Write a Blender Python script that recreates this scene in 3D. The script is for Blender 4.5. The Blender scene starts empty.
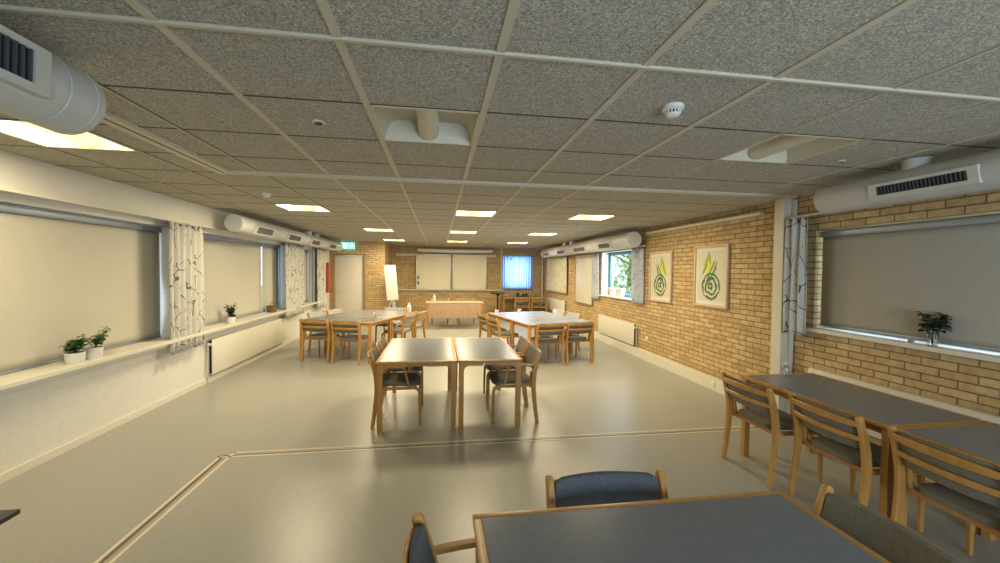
import bpy, bmesh, math, random
from mathutils import Vector, Matrix
C = bpy.context.scene.collection
S = bpy.context.scene
R = math.radians
random.seed(7)

# ------------------------------------------------------------ camera, world, light, exposure
CAMZ = 1.669
yaw, pit, rol = R(8.61), R(-1.514), R(0.657)
r0 = Vector((math.cos(yaw), -math.sin(yaw), 0))
fw = Vector((math.sin(yaw)*math.cos(pit), math.cos(yaw)*math.cos(pit), math.sin(pit)))
u0 = r0.cross(fw)
rt = r0*math.cos(rol) + u0*math.sin(rol)
up = u0*math.cos(rol) - r0*math.sin(rol)
cd = bpy.data.cameras.new('camera'); cam = bpy.data.objects.new('camera', cd); C.objects.link(cam)
m = Matrix((rt, up, -fw)).transposed().to_4x4(); m.translation = (0, 0, CAMZ)
cam.matrix_world = m
cd.sensor_width = 36; cd.lens = 405.5/1000*36; cd.clip_start = 0.05
S.camera = cam
w = bpy.data.worlds.new('sky'); S.world = w; w.use_nodes = True
bg = w.node_tree.nodes['Background']
bg.inputs[0].default_value = (0.62, 0.80, 1.0, 1); bg.inputs[1].default_value = 1.8
S.view_settings.view_transform = 'Standard'; S.view_settings.look = 'None'
S.view_settings.exposure = 0.80; S.view_settings.gamma = 1; S.view_settings.use_curve_mapping = False
try: S.cycles.use_denoising = True
except Exception: pass

def area(name, loc, rot, sx, sy, power, col):
    l = bpy.data.lights.new(name, 'AREA'); l.shape = 'RECTANGLE'; l.size = sx; l.size_y = sy
    l.energy = power; l.color = col
    o = bpy.data.objects.new(name, l); C.objects.link(o); o.location = loc; o.rotation_euler = rot
    return o
DAY = (0.66, 0.82, 1.0)
# daylight entering through the glazing (behind the camera, far right window, back window)
area('daylight_rear_window', (1.9, -2.30, 1.3), (R(104), 0, 0), 3.1, 1.8, 78, DAY)
area('daylight_near_window', (4.32, 2.0, 1.65), (0, R(90), 0), 0.9, 3.2, 12, DAY)
area('daylight_side_window', (4.55, 8.45, 1.75), (0, R(72), 0), 1.0, 1.3, 42, DAY)
area('daylight_back_window', (2.9, 15.35, 1.7), (R(-90), 0, 0), 1.1, 1.2, 24, (0.55, 0.74, 1.0))
WARM = (1.0, 0.83, 0.54)
LAMP_W = 28.0

# ------------------------------------------------------------ materials
def mat(name, col, rough=0.5, metal=0.0, spec=0.5):
    m = bpy.data.materials.new(name); m.use_nodes = True
    b = m.node_tree.nodes['Principled BSDF']
    b.inputs['Base Color'].default_value = (*col, 1); b.inputs['Roughness'].default_value = rough
    b.inputs['Metallic'].default_value = metal; b.inputs['Specular IOR Level'].default_value = spec
    return m
def nodes(m): return m.node_tree.nodes, m.node_tree.links, m.node_tree.nodes['Principled BSDF']
def noisy(name, c1, c2, scale=8, rough=0.5, stretch=(1,1,1), detail=4, bump=0.0, bscale=None, spec=0.5, lo=0.35, hi=0.65):
    m = mat(name, c1, rough, spec=spec); N, L, b = nodes(m)
    tc = N.new('ShaderNodeTexCoord'); mp = N.new('ShaderNodeMapping'); mp.inputs['Scale'].default_value = stretch
    L.new(tc.outputs['Object'], mp.inputs[0])
    t = N.new('ShaderNodeTexNoise'); t.inputs['Scale'].default_value = scale; t.inputs['Detail'].default_value = detail
    L.new(mp.outputs[0], t.inputs['Vector'])
    r = N.new('ShaderNodeValToRGB'); r.color_ramp.elements[0].position = lo; r.color_ramp.elements[1].position = hi
    r.color_ramp.elements[0].color = (*c1, 1); r.color_ramp.elements[1].color = (*c2, 1)
    L.new(t.outputs['Fac'], r.inputs[0]); L.new(r.outputs[0], b.inputs['Base Color'])
    if bump:
        t2 = t
        if bscale:
            t2 = N.new('ShaderNodeTexNoise'); t2.inputs['Scale'].default_value = bscale; L.new(tc.outputs['Object'], t2.inputs['Vector'])
        bp = N.new('ShaderNodeBump'); bp.inputs['Strength'].default_value = bump; bp.inputs['Distance'].default_value = 0.01
        L.new(t2.outputs['Fac'], bp.inputs['Height']); L.new(bp.outputs[0], b.inputs['Normal'])
    return m
def brick(name, axis, c1, c2, mortar, rough=0.85, bump=0.8, var=(0.8,1.15)):
    m = mat(name, c1, rough, spec=0.25); N, L, b = nodes(m)
    tc = N.new('ShaderNodeTexCoord'); sp = N.new('ShaderNodeSeparateXYZ'); cb = N.new('ShaderNodeCombineXYZ')
    L.new(tc.outputs['Object'], sp.inputs[0]); L.new(sp.outputs[axis], cb.inputs[0]); L.new(sp.outputs[2], cb.inputs[1])
    k = N.new('ShaderNodeTexBrick')
    k.inputs['Scale'].default_value = 1; k.inputs['Brick Width'].default_value = 0.24; k.inputs['Row Height'].default_value = 0.0667
    k.inputs['Mortar Size'].default_value = 0.0065; k.inputs['Mortar Smooth'].default_value = 0.3; k.inputs['Bias'].default_value = 0
    k.inputs['Color1'].default_value = (*c1, 1); k.inputs['Color2'].default_value = (*c2, 1); k.inputs['Mortar'].default_value = (*mortar, 1)
    L.new(cb.outputs[0], k.inputs['Vector'])
    n = N.new('ShaderNodeTexNoise'); n.inputs['Scale'].default_value = 14; n.inputs['Detail'].default_value = 5
    L.new(tc.outputs['Object'], n.inputs['Vector'])
    r = N.new('ShaderNodeMapRange'); r.inputs[1].default_value = 0.3; r.inputs[2].default_value = 0.7; r.inputs[3].default_value = var[0]; r.inputs[4].default_value = var[1]
    L.new(n.outputs['Fac'], r.inputs[0])
    mx = N.new('ShaderNodeMix'); mx.data_type = 'RGBA'; mx.blend_type = 'MULTIPLY'; mx.inputs[0].default_value = 1
    L.new(k.outputs['Color'], mx.inputs[6]); L.new(r.outputs[0], mx.inputs[7]); L.new(mx.outputs[2], b.inputs['Base Color'])
    bp = N.new('ShaderNodeBump'); bp.inputs['Strength'].default_value = bump; bp.inputs['Distance'].default_value = 0.008; bp.invert = True
    L.new(k.outputs['Fac'], bp.inputs['Height']); L.new(bp.outputs[0], b.inputs['Normal'])
    return m
def emit(name, col, strength):
    m = bpy.data.materials.new(name); m.use_nodes = True; N = m.node_tree.nodes; L = m.node_tree.links
    N.remove(N['Principled BSDF']); e = N.new('ShaderNodeEmission'); e.inputs[0].default_value = (*col, 1); e.inputs[1].default_value = strength
    L.new(e.outputs[0], N['Material Output'].inputs[0]); return m
def glass(name, tint=(1,1,1), fac=0.07):
    m = bpy.data.materials.new(name); m.use_nodes = True; N = m.node_tree.nodes; L = m.node_tree.links
    N.remove(N['Principled BSDF']); a = N.new('ShaderNodeBsdfTransparent'); a.inputs[0].default_value = (*tint, 1)
    g = N.new('ShaderNodeBsdfGlossy'); g.inputs['Roughness'].default_value = 0.03
    x = N.new('ShaderNodeMixShader'); x.inputs[0].default_value = fac
    L.new(a.outputs[0], x.inputs[1]); L.new(g.outputs[0], x.inputs[2]); L.new(x.outputs[0], N['Material Output'].inputs[0]); return m
def curtain_mat(name, base, line, trans=0.3, scale=6.0, seed=0.0, thr=0.035, axis=1):
    m = bpy.data.materials.new(name); m.use_nodes = True; N = m.node_tree.nodes; L = m.node_tree.links
    N.remove(N['Principled BSDF'])
    tc = N.new('ShaderNodeTexCoord'); mp = N.new('ShaderNodeMapping'); mp.inputs['Location'].default_value = (seed, seed*2, seed)
    mp.inputs['Scale'].default_value = (0.0, 1.0, 0.42) if axis == 1 else (1.0, 0.0, 0.42)
    L.new(tc.outputs['Object'], mp.inputs[0])
    n = N.new('ShaderNodeTexNoise'); n.inputs['Scale'].default_value = 5; L.new(mp.outputs[0], n.inputs['Vector'])
    mx = N.new('ShaderNodeMix'); mx.data_type = 'VECTOR'; mx.inputs[0].default_value = 0.12
    L.new(mp.outputs[0], mx.inputs[4]); L.new(n.outputs['Color'], mx.inputs[5])
    v = N.new('ShaderNodeTexVoronoi'); v.feature = 'DISTANCE_TO_EDGE'; v.inputs['Scale'].default_value = scale
    L.new(mx.outputs[1], v.inputs['Vector'])
    lt = N.new('ShaderNodeMath'); lt.operation = 'LESS_THAN'; lt.inputs[1].default_value = thr; L.new(v.outputs['Distance'], lt.inputs[0])
    n2 = N.new('ShaderNodeTexNoise'); n2.inputs['Scale'].default_value = scale*1.3; L.new(mp.outputs[0], n2.inputs['Vector'])
    gt = N.new('ShaderNodeMath'); gt.operation = 'GREATER_THAN'; gt.inputs[1].default_value = 0.47; L.new(n2.outputs['Fac'], gt.inputs[0])
    mu = N.new('ShaderNodeMath'); mu.operation = 'MULTIPLY'; L.new(lt.outputs[0], mu.inputs[0]); L.new(gt.outputs[0], mu.inputs[1])
    c = N.new('ShaderNodeMix'); c.data_type = 'RGBA'; c.inputs[6].default_value = (*base, 1); c.inputs[7].default_value = (*line, 1)
    L.new(mu.outputs[0], c.inputs[0])
    d = N.new('ShaderNodeBsdfDiffuse'); t = N.new('ShaderNodeBsdfTranslucent'); x = N.new('ShaderNodeMixShader'); x.inputs[0].default_value = trans
    L.new(c.outputs[2], d.inputs[0]); L.new(c.outputs[2], t.inputs[0]); L.new(d.outputs[0], x.inputs[1]); L.new(t.outputs[0], x.inputs[2])
    L.new(x.outputs[0], N['Material Output'].inputs[0]); return m

M = {}
M['white'] = noisy('white_paint', (0.66,0.64,0.55), (0.70,0.68,0.59), 3, 0.55)
M['whitebrick'] = brick('white_painted_brick', 1, (0.68,0.66,0.59), (0.69,0.67,0.60), (0.66,0.64,0.57), 0.5, 0.12, (0.97,1.02))
M['trim'] = mat('cream_trim', (0.66,0.63,0.52), 0.45)
M['duct'] = noisy('duct_paint', (0.52,0.52,0.49), (0.56,0.56,0.53), 5, 0.4)
M['duct_grille'] = mat('grille_frame_paint', (0.58,0.57,0.52), 0.45)
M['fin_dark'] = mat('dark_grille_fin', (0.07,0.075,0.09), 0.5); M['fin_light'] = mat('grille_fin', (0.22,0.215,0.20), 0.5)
M['dark'] = mat('dark_slot', (0.012,0.014,0.02), 0.6)
M['black'] = mat('black_plastic', (0.015,0.015,0.015), 0.45)
M['brickx'] = brick('yellow_brick_side', 1, (0.45,0.315,0.145), (0.58,0.43,0.225), (0.24,0.15,0.065))
M['bricky'] = brick('yellow_brick_end', 0, (0.45,0.315,0.145), (0.58,0.43,0.225), (0.24,0.15,0.065))
M['beech'] = noisy('beech_wood', (0.42,0.215,0.048), (0.50,0.265,0.068), 5, 0.36, (5,5,0.6), 3)
M['beech_dark'] = noisy('beech_wood_edge', (0.38,0.18,0.05), (0.44,0.22,0.065), 5, 0.4, (1,5,5), 3)
M['laminate'] = noisy('grey_laminate', (0.165,0.185,0.205), (0.18,0.20,0.22), 40, 0.26)
M['laminate_glare'] = noisy('glare_laminate', (0.26,0.31,0.42), (0.29,0.34,0.45), 40, 0.25)  # same laminate, with window glare on the right tables put into its colour
M['fabric'] = noisy('grey_upholstery', (0.165,0.155,0.115), (0.205,0.19,0.145), 90, 0.9, bump=0.3, spec=0.2)
M['fabric_blue'] = noisy('blue_grey_upholstery', (0.088,0.097,0.108), (0.112,0.121,0.132), 90, 0.9, bump=0.3, spec=0.2)
M['fabric_overexposed'] = noisy('overexposed_grey_upholstery', (0.34,0.34,0.33), (0.40,0.40,0.39), 90, 0.9, bump=0.3, spec=0.2)  # overexposed sheen on far chairs put into the fabric colour
M['blind'] = noisy('beige_blind_fabric', (0.54,0.505,0.40), (0.56,0.525,0.42), 60, 0.8, (1,1,0.3), spec=0.2)
M['blind_taupe'] = noisy('taupe_blind_fabric', (0.37,0.335,0.265), (0.39,0.355,0.285), 60, 0.85, (1,1,0.3), spec=0.1)
M['blindframe'] = mat('blue_grey_aluminium', (0.27,0.31,0.36), 0.4, 0.3)
M['alu'] = mat('aluminium', (0.62,0.62,0.60), 0.35, 0.6)
M['door'] = noisy('door_paint', (0.66,0.61,0.50), (0.68,0.63,0.52), 2, 0.5)
M['doorframe'] = noisy('brown_door_frame', (0.30,0.19,0.09), (0.36,0.23,0.11), 8, 0.5, (1,1,6))
M['board'] = mat('whiteboard_surface', (0.76,0.71,0.54), 0.5, spec=0.3)
M['paper'] = mat('flip_chart_paper', (0.66,0.64,0.54), 0.7)
M['panelwood'] = noisy('light_wood_panel', (0.46,0.29,0.155), (0.52,0.34,0.19), 4, 0.5, (9,1,1), 3)
M['pot'] = noisy('white_ceramic', (0.72,0.70,0.64), (0.76,0.74,0.68), 4, 0.35)
M['soil'] = noisy('potting_soil', (0.02,0.014,0.01), (0.05,0.035,0.02), 60, 0.95)
M['leaf'] = noisy('dark_green_leaf', (0.018,0.06,0.015), (0.05,0.13,0.03), 20, 0.45)
M['leafdark'] = noisy('very_dark_green_leaf', (0.008,0.03,0.012), (0.02,0.06,0.02), 20, 0.5)
M['treeleaf'] = noisy('tree_leaves', (0.30,0.46,0.10), (0.52,0.66,0.22), 3, 0.6)
M['bark'] = noisy('tree_bark', (0.08,0.06,0.04), (0.14,0.10,0.07), 9, 0.9, (1,1,0.3))
M['basket'] = noisy('brown_wicker', (0.14,0.075,0.03), (0.25,0.14,0.06), 70, 0.8, bump=0.5)
M['red'] = mat('red_enamel', (0.38,0.07,0.045), 0.5)
M['winblue'] = mat('blue_window_frame', (0.09,0.24,0.38), 0.4)
M['glass'] = glass('window_glass')
M['clear'] = glass('clear_plastic', (0.88,0.9,0.9), 0.15)
M['curtain'] = curtain_mat('printed_curtain', (0.66,0.64,0.55), (0.16,0.16,0.15), 0.15, 11, 0.0, 0.022)
M['curtain_faint'] = curtain_mat('faint_printed_curtain', (0.64,0.61,0.49), (0.36,0.35,0.29), 0.15, 11, 4.4, 0.02)
M['curtain_bold'] = curtain_mat('printed_curtain_bold', (0.74,0.74,0.69), (0.07,0.08,0.11), 0.3, 10, 3.1, 0.016)
M['curtain_sheer'] = curtain_mat('printed_curtain_sheer', (0.82,0.86,0.90), (0.36,0.42,0.50), 0.6, 9, 1.3, 0.014)
M['curtain_back'] = curtain_mat('back_curtain', (0.62,0.74,0.92), (0.36,0.48,0.75), 0.8, 8, 2.3, 0.012, axis=0)
M['grass'] = noisy('grass', (0.10,0.17,0.04), (0.16,0.25,0.07), 3, 0.95)
M['hedge'] = M['treeleaf']
M['reflector'] = mat('lamp_reflector', (0.60,0.55,0.41), 0.4)
M['tube_on'] = emit('lit_reflector', (1.0, 0.84, 0.55), 9.0)
M['core_on'] = emit('lit_lamp_core', (1.0, 0.70, 0.25), 1.6)
M['exit'] = emit('exit_sign_green', (0.22, 0.72, 0.58), 1.0)
M['exitw'] = emit('exit_sign_white', (0.75, 1.0, 0.95), 2.0)

# floor
M['floor'] = noisy('vinyl_floor', (0.300,0.300,0.262), (0.315,0.315,0.276), 30, 0.34, detail=2, spec=0.5)
# ceiling wood-wool tiles: curly strands
def woodwool():
    m = mat('wood_wool_tile', (0.2,0.19,0.16), 0.95, spec=0.1); N, L, b = nodes(m)
    tc = N.new('ShaderNodeTexCoord')
    n = N.new('ShaderNodeTexNoise'); n.inputs['Scale'].default_value = 40; n.inputs['Detail'].default_value = 4; n.inputs['Distortion'].default_value = 2.6
    L.new(tc.outputs['Object'], n.inputs['Vector'])
    a = N.new('ShaderNodeMath'); a.operation = 'SUBTRACT'; a.inputs[1].default_value = 0.5; L.new(n.outputs['Fac'], a.inputs[0])
    ab = N.new('ShaderNodeMath'); ab.operation = 'ABSOLUTE'; L.new(a.outputs[0], ab.inputs[0])
    r = N.new('ShaderNodeValToRGB'); r.color_ramp.elements[0].position = 0.0; r.color_ramp.elements[0].color = (0.68,0.64,0.54,1)
    r.color_ramp.elements[1].position = 0.07; r.color_ramp.elements[1].color = (0.36,0.335,0.28,1)
    L.new(ab.outputs[0], r.inputs[0])
    n2 = N.new('ShaderNodeTexNoise'); n2.inputs['Scale'].default_value = 110; n2.inputs['Detail'].default_value = 2
    L.new(tc.outputs['Object'], n2.inputs['Vector'])
    mr = N.new('ShaderNodeMapRange'); mr.inputs[1].default_value = 0.35; mr.inputs[2].default_value = 0.65; mr.inputs[3].default_value = 0.72; mr.inputs[4].default_value = 1.2
    L.new(n2.outputs['Fac'], mr.inputs[0])
    mx = N.new('ShaderNodeMix'); mx.data_type = 'RGBA'; mx.blend_type = 'MULTIPLY'; mx.inputs[0].default_value = 1
    L.new(r.outputs[0], mx.inputs[6]); L.new(mr.outputs[0], mx.inputs[7]); L.new(mx.outputs[2], b.inputs['Base Color'])
    bp = N.new('ShaderNodeBump'); bp.inputs['Strength'].default_value = 0.6; bp.inputs['Distance'].default_value = 0.01; bp.invert = True
    L.new(ab.outputs[0], bp.inputs['Height']); L.new(bp.outputs[0], b.inputs['Normal'])
    return m
M['tile'] = woodwool()

# ------------------------------------------------------------ mesh helpers
def BM(): return bmesh.new()
def box(bm, x0, x1, y0, y1, z0, z1, bev=0.0, mi=0, seg=2):
    x0, x1 = min(x0,x1), max(x0,x1); y0, y1 = min(y0,y1), max(y0,y1); z0, z1 = min(z0,z1), max(z0,z1)
    v = [bm.verts.new(p) for p in ((x0,y0,z0),(x1,y0,z0),(x1,y1,z0),(x0,y1,z0),(x0,y0,z1),(x1,y0,z1),(x1,y1,z1),(x0,y1,z1))]
    fs = [bm.faces.new([v[i] for i in f]) for f in ((0,3,2,1),(4,5,6,7),(0,1,5,4),(1,2,6,5),(2,3,7,6),(3,0,4,7))]
    for f in fs: f.material_index = mi
    if bev:
        es = list({e for f in fs for e in f.edges})
        r = bmesh.ops.bevel(bm, geom=es, offset=bev, segments=seg, affect='EDGES', profile=0.5)
        for f in r['faces']: f.material_index = mi
    return v
def ring_loft(bm, rings, closed_ends=True, mi=0):
    vr = [[bm.verts.new(p) for p in r] for r in rings]; n = len(vr[0])
    for a, b in zip(vr, vr[1:]):
        for i in range(n):
            f = bm.faces.new((a[i], a[(i+1) % n], b[(i+1) % n], b[i])); f.material_index = mi
    if closed_ends:
        f = bm.faces.new(list(reversed(vr[0]))); f.material_index = mi
        f = bm.faces.new(vr[-1]); f.material_index = mi
def cyl(bm, p0, p1, r, r1=None, seg=20, mi=0, caps=True):
    p0, p1 = Vector(p0), Vector(p1); r1 = r if r1 is None else r1
    d = (p1-p0).normalized(); a = d.orthogonal().normalized(); b = d.cross(a)
    ring = lambda c, q: [c + a*q*math.cos(2*math.pi*i/seg) + b*q*math.sin(2*math.pi*i/seg) for i in range(seg)]
    ring_loft(bm, [ring(p0, r), ring(p1, r1)], caps, mi)
def lathe(bm, prof, c=(0,0,0), seg=24, mi=0):
    c = Vector(c)
    rings = [[c + Vector((max(r,1e-4)*math.cos(2*math.pi*i/seg), max(r,1e-4)*math.sin(2*math.pi*i/seg), z)) for i in range(seg)] for r, z in prof]
    ring_loft(bm, rings, True, mi)
def sweep(bm, pts, w, h, side, mi=0, rnd=0.35, sizes=None):
    """rounded rectangular bar along pts; w across `side`, h across the other normal"""
    pts = [Vector(p) for p in pts]; side = Vector(side).normalized(); rings = []
    for i, p in enumerate(pts):
        t = (pts[min(i+1, len(pts)-1)] - pts[max(i-1, 0)]).normalized()
        s = (side - t*side.dot(t)).normalized(); n = t.cross(s)
        k = sizes[i] if sizes else 1.0
        hw, hh = w/2*k, h/2*k; c = min(hw, hh)*rnd
        q = [(hw-c,-hh),(hw,-hh+c),(hw,hh-c),(hw-c,hh),(-hw+c,hh),(-hw,hh-c),(-hw,-hh+c),(-hw+c,-hh)]
        rings.append([p + s*a + n*b for a, b in q])
    ring_loft(bm, rings, True, mi)
def prism(bm, poly, axis, a0, a1, mi=0):
    """extrude a 2-D polygon; axis 0: (y,z) along x, 1: (x,z) along y, 2: (x,y) along z"""
    def P(u, v, a): return {0:(a,u,v), 1:(u,a,v), 2:(u,v,a)}[axis]
    A = [bm.verts.new(P(u,v,a0)) for u,v in poly]; B = [bm.verts.new(P(u,v,a1)) for u,v in poly]; n = len(poly)
    fs = [bm.faces.new(A), bm.faces.new(list(reversed(B)))]
    for i in range(n): fs.append(bm.faces.new((A[i], B[i], B[(i+1)%n], A[(i+1)%n])))
    for f in fs: f.material_index = mi
def obj(name, bm, mats, parent=None, label=None, cat=None, group=None, kind=None, smooth=True):
    bmesh.ops.recalc_face_normals(bm, faces=bm.faces)
    me = bpy.data.meshes.new(name); bm.to_mesh(me); bm.free()
    for k in (mats if isinstance(mats, (list, tuple)) else [mats]): me.materials.append(M[k] if isinstance(k, str) else k)
    if smooth:
        me.shade_smooth(); me.set_sharp_from_angle(angle=R(38))
    o = bpy.data.objects.new(name, me); C.objects.link(o)
    if parent: o.parent = parent
    tag(o, label, cat, group, kind); return o
def tag(o, label=None, cat=None, group=None, kind=None):
    if label: o['label'] = label
    if cat: o['category'] = cat
    if group: o['group'] = group
    if kind: o['kind'] = kind
    return o
def thing(name, loc, label, cat, group=None, rz=0.0):
    o = bpy.data.objects.new(name, None); C.objects.link(o); o.empty_display_size = 0.1
    o.location = loc; o.rotation_euler = (0,0,rz); return tag(o, label, cat, group)
def dup(root, loc, rz, label=None, group=None, swap=None):
    def cp(o, par):
        c = o.copy(); C.objects.link(c)
        if par: c.parent = par
        if swap and o.type == 'MESH':
            for a, b in swap.items():
                if o.data.materials and o.data.materials[0] == M[a]:
                    key = o.data.name + b
                    if key not in bpy.data.meshes:
                        me = o.data.copy(); me.name = key; me.materials[0] = M[b]
                    c.data = bpy.data.meshes[key]
        for ch in list(o.children): cp(ch, c)
        return c
    r = cp(root, None); r.location = loc; r.rotation_euler = (0,0,rz)
    if label: r['label'] = label
    if group: r['group'] = group
    return r
def struct(name, bm, mats, smooth=False): return obj(name, bm, mats, kind='structure', smooth=smooth)

XL, XR, YB, YF, ZC = -3.30, 3.93, -2.2, 14.95, 2.515
TX, TY = -1.855, 3.889
# ------------------------------------------------------------ floor
bm = BM(); box(bm, -3.7, 4.25, YB-0.1, 15.3, -0.12, 0.0); struct('floor', bm, 'floor')
bm = BM()
for dx in (-0.052, 0.030): box(bm, TX+dx, TX+dx+0.024, YB, TY+dx+0.024, 0.0, 0.003)
for dy in (-0.052, 0.030): box(bm, TX+dy, 3.84, TY+dy, TY+dy+0.024, 0.0, 0.003)
box(bm, TX-0.024, TX-0.003, YB, TY, 0.0, 0.0015, mi=1); box(bm, TX-0.024, 3.84, TY-0.018, TY-0.004, 0.0, 0.0015, mi=1)
struct('trim_1', bm, [mat('floor_rail', (0.62,0.57,0.42), 0.35), mat('floor_slot', (0.16,0.09,0.04), 0.6)])

# ------------------------------------------------------------ ceiling
X0, SX, Y0, SY = 0.229, 0.6, 1.579, 0.597
def cx(i): return X0 + SX*i
def cy(j): return Y0 + SY*j
LIT = [(-5,2), (-4,7), (0,7), (3,7), (-3,12), (0,12), (3,12), (-3,17), (0,17), (3,17)]
OFF = [(-1,1), (3,1)]
skip = set(LIT + OFF)
bm = BM()
for i in range(-6, 7):
    for j in range(-7, 23):
        if (i,j) in skip: continue
        a, b = max(cx(i), XL+0.1), min(cx(i+1), XR+0.02); c, d = max(cy(j), YB), min(cy(j+1), YF+0.02)
        if b-a < 0.02 or d-c < 0.02: continue
        box(bm, a+0.002, b-0.002, c+0.0045, d-0.0045, ZC, ZC+0.025)
for i in range(-5, 7):
    wd = 0.017 if i in (-2,-1,0,1,2) else 0.006
    near = [j for j in range(-7, 23)]
    box(bm, cx(i)-wd, cx(i)+wd, YB, TY-0.06, ZC-0.006, ZC+0.0, mi=1)
    wd = 0.013 if i in (-2,-1,0,1,2) else 0.006
    box(bm, cx(i)-wd, cx(i)+wd, TY+0.05, YF, ZC-0.005, ZC+0.0, mi=1)
box(bm, -3.2, XR, Y0-0.010, Y0+0.008, ZC-0.012, ZC, mi=1)
for j in range(-6, 23): box(bm, -3.2, XR, cy(j)-0.0075+(0.014 if j == 0 else 0), cy(j)+0.0075+(0.014 if j == 0 else 0), ZC-0.0015, ZC+0.004, mi=3)  # dark strips stand in for shadow in the tile joints, both directions
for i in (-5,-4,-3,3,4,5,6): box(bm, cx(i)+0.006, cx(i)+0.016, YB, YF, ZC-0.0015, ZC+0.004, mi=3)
# lid above the tiles
for (x0,x1,y0,y1) in [(-3.7,4.3,YB-0.1,15.3)]: box(bm, x0, x1, y0, y1, ZC+0.20, ZC+0.25, mi=2)
struct('ceiling', bm, ['tile', mat('ceiling_strip', (0.56,0.50,0.38), 0.5), mat('ceiling_void', (0.05,0.045,0.04), 0.9), mat('joint_shadow_strip', (0.07,0.062,0.05), 0.8)])
bm = BM()
for dx in (-0.060, 0.012): box(bm, TX+dx, TX+dx+0.048, YB, TY+(0.06 if dx<0 else 0), ZC-0.022, ZC+0.01)
box(bm, TX-0.012, TX+0.012, YB, TY, ZC-0.018, ZC+0.01, mi=1)
box(bm, TX-0.06, 3.8, TY+0.014, TY+0.042, ZC-0.02, ZC+0.01); box(bm, TX+0.06, 3.8, TY-0.042, TY-0.014, ZC-0.02, ZC+0.01)
box(bm, TX, 3.8, TY-0.014, TY+0.014, ZC-0.006, ZC+0.01, mi=1)
struct('trim_2', bm, [mat('ceiling_track', (0.60,0.55,0.42), 0.4), mat('track_slot', (0.05,0.03,0.02), 0.7)])

# ------------------------------------------------------------ walls
def wall_x(bm, x, thick, openings, y0, y1, z0=0, z1=2.75):
    """wall in a plane of constant x with rectangular openings (ya,yb,za,zb), sorted"""
    xa, xb = (x-thick, x) if x < 0 else (x, x+thick)
    y = y0
    for a, b, c, d in sorted(openings):
        box(bm, xa, xb, y, a, z0, z1); box(bm, xa, xb, a, b, z0, c); box(bm, xa, xb, a, b, d, z1); y = b
    box(bm, xa, xb, y, y1, z0, z1)
def wall_y(bm, y, thick, openings, x0, x1, z0=0, z1=2.75):
    ya, yb = (y-thick, y) if thick > 0 and y < 0 else (y, y+thick)
    x = x0
    for a, b, c, d in sorted(openings):
        box(bm, x, a, ya, yb, z0, z1); box(bm, a, b, ya, yb, z0, c); box(bm, a, b, ya, yb, d, z1); x = b
    box(bm, x, x1, ya, yb, z0, z1)
WL = [(0.4, 5.62, 0.76, 2.16), (6.22, 9.50, 0.76, 2.16), (10.05, 11.35, 0.76, 2.16)]
bm = BM(); wall_x(bm, XL, 0.30, WL, YB, 15.0)
# reveal returns and the long beam over the windows
struct('wall_left', bm, 'whitebrick')
bm = BM(); box(bm, -3.42, -3.20, YB, 12.99, 2.23, ZC+0.03, 0.004); struct('trim_3', bm, 'white')
WR = [(0.15, 3.74, 1.10, 2.14), (7.77, 9.40, 1.11, 2.14)]
bm = BM(); wall_x(bm, XR, 0.30, WR, YB, 15.2); struct('wall_right', bm, 'brickx')
WBK = [(2.42, 3.40, 1.06, 2.20)]
bm = BM(); wall_y(bm, YF, 0.3, WBK, -1.66, XR+0.3); struct('wall_back', bm, 'bricky')
bm = BM(); wall_y(bm, 13.0, 0.2, [(-3.20, -2.22, 0.0, 2.15)], -3.5, -1.66); box(bm, -1.86, -1.66, 13.2, 15.2, 0, 2.75)
struct('wall_door', bm, 'bricky')
WRE = [(0.3, 3.5, 0.35, 2.25)]
bm = BM(); wall_y(bm, YB, 0.3, WRE, -3.6, 4.23); struct('wall_rear', bm, 'white')

def window(n, axis, pos, a, b, c, d, frame, mull=(), fw_=0.06, depth=0.05):
    """frame and glass in an opening; axis 'x' = plane of constant x"""
    t = thing('window_%d' % n, (0,0,0), None, None); t['kind'] = 'structure'
    f = BM()
    def bx(bm_, u0, u1, z0, z1, dd=depth, off=0):
        if axis == 'x': box(bm_, pos-dd/2+off, pos+dd/2+off, u0, u1, z0, z1, 0.003)
        else: box(bm_, u0, u1, pos-dd/2+off, pos+dd/2+off, z0, z1, 0.003)
    bx(f, a, a+fw_, c, d); bx(f, b-fw_, b, c, d); bx(f, a+fw_, b-fw_, c, c+fw_); bx(f, a+fw_, b-fw_, d-fw_, d)
    for q in mull: bx(f, q-0.03, q+0.03, c+fw_, d-fw_)
    obj('window_frame', f, frame, t)
    g = BM(); bx(g, a+fw_*0.5, b-fw_*0.5, c+fw_*0.5, d-fw_*0.5, 0.006); obj('glass_pane', g, 'glass', t)
    return t
window(1, 'x', -3.54, 0.4, 5.62, 0.76, 2.16, 'blindframe', (1.9, 3.75))
window(2, 'x', -3.54, 6.22, 9.50, 0.76, 2.16, 'blindframe', (8.55,))
window(3, 'x', -3.54, 10.05, 11.35, 0.76, 2.16, 'blindframe')
window(4, 'x', 4.16, 0.15, 3.74, 1.10, 2.14, 'blindframe', (2.9,))
window(5, 'x', 4.14, 7.77, 9.40, 1.11, 2.14, 'winblue', (8.05,), 0.07)
window(6, 'y', 15.12, 2.42, 3.40, 1.06, 2.20, 'trim')
window(7, 'y', -2.36, 0.3, 3.5, 0.35, 2.25, 'trim', (1.9,))

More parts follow.
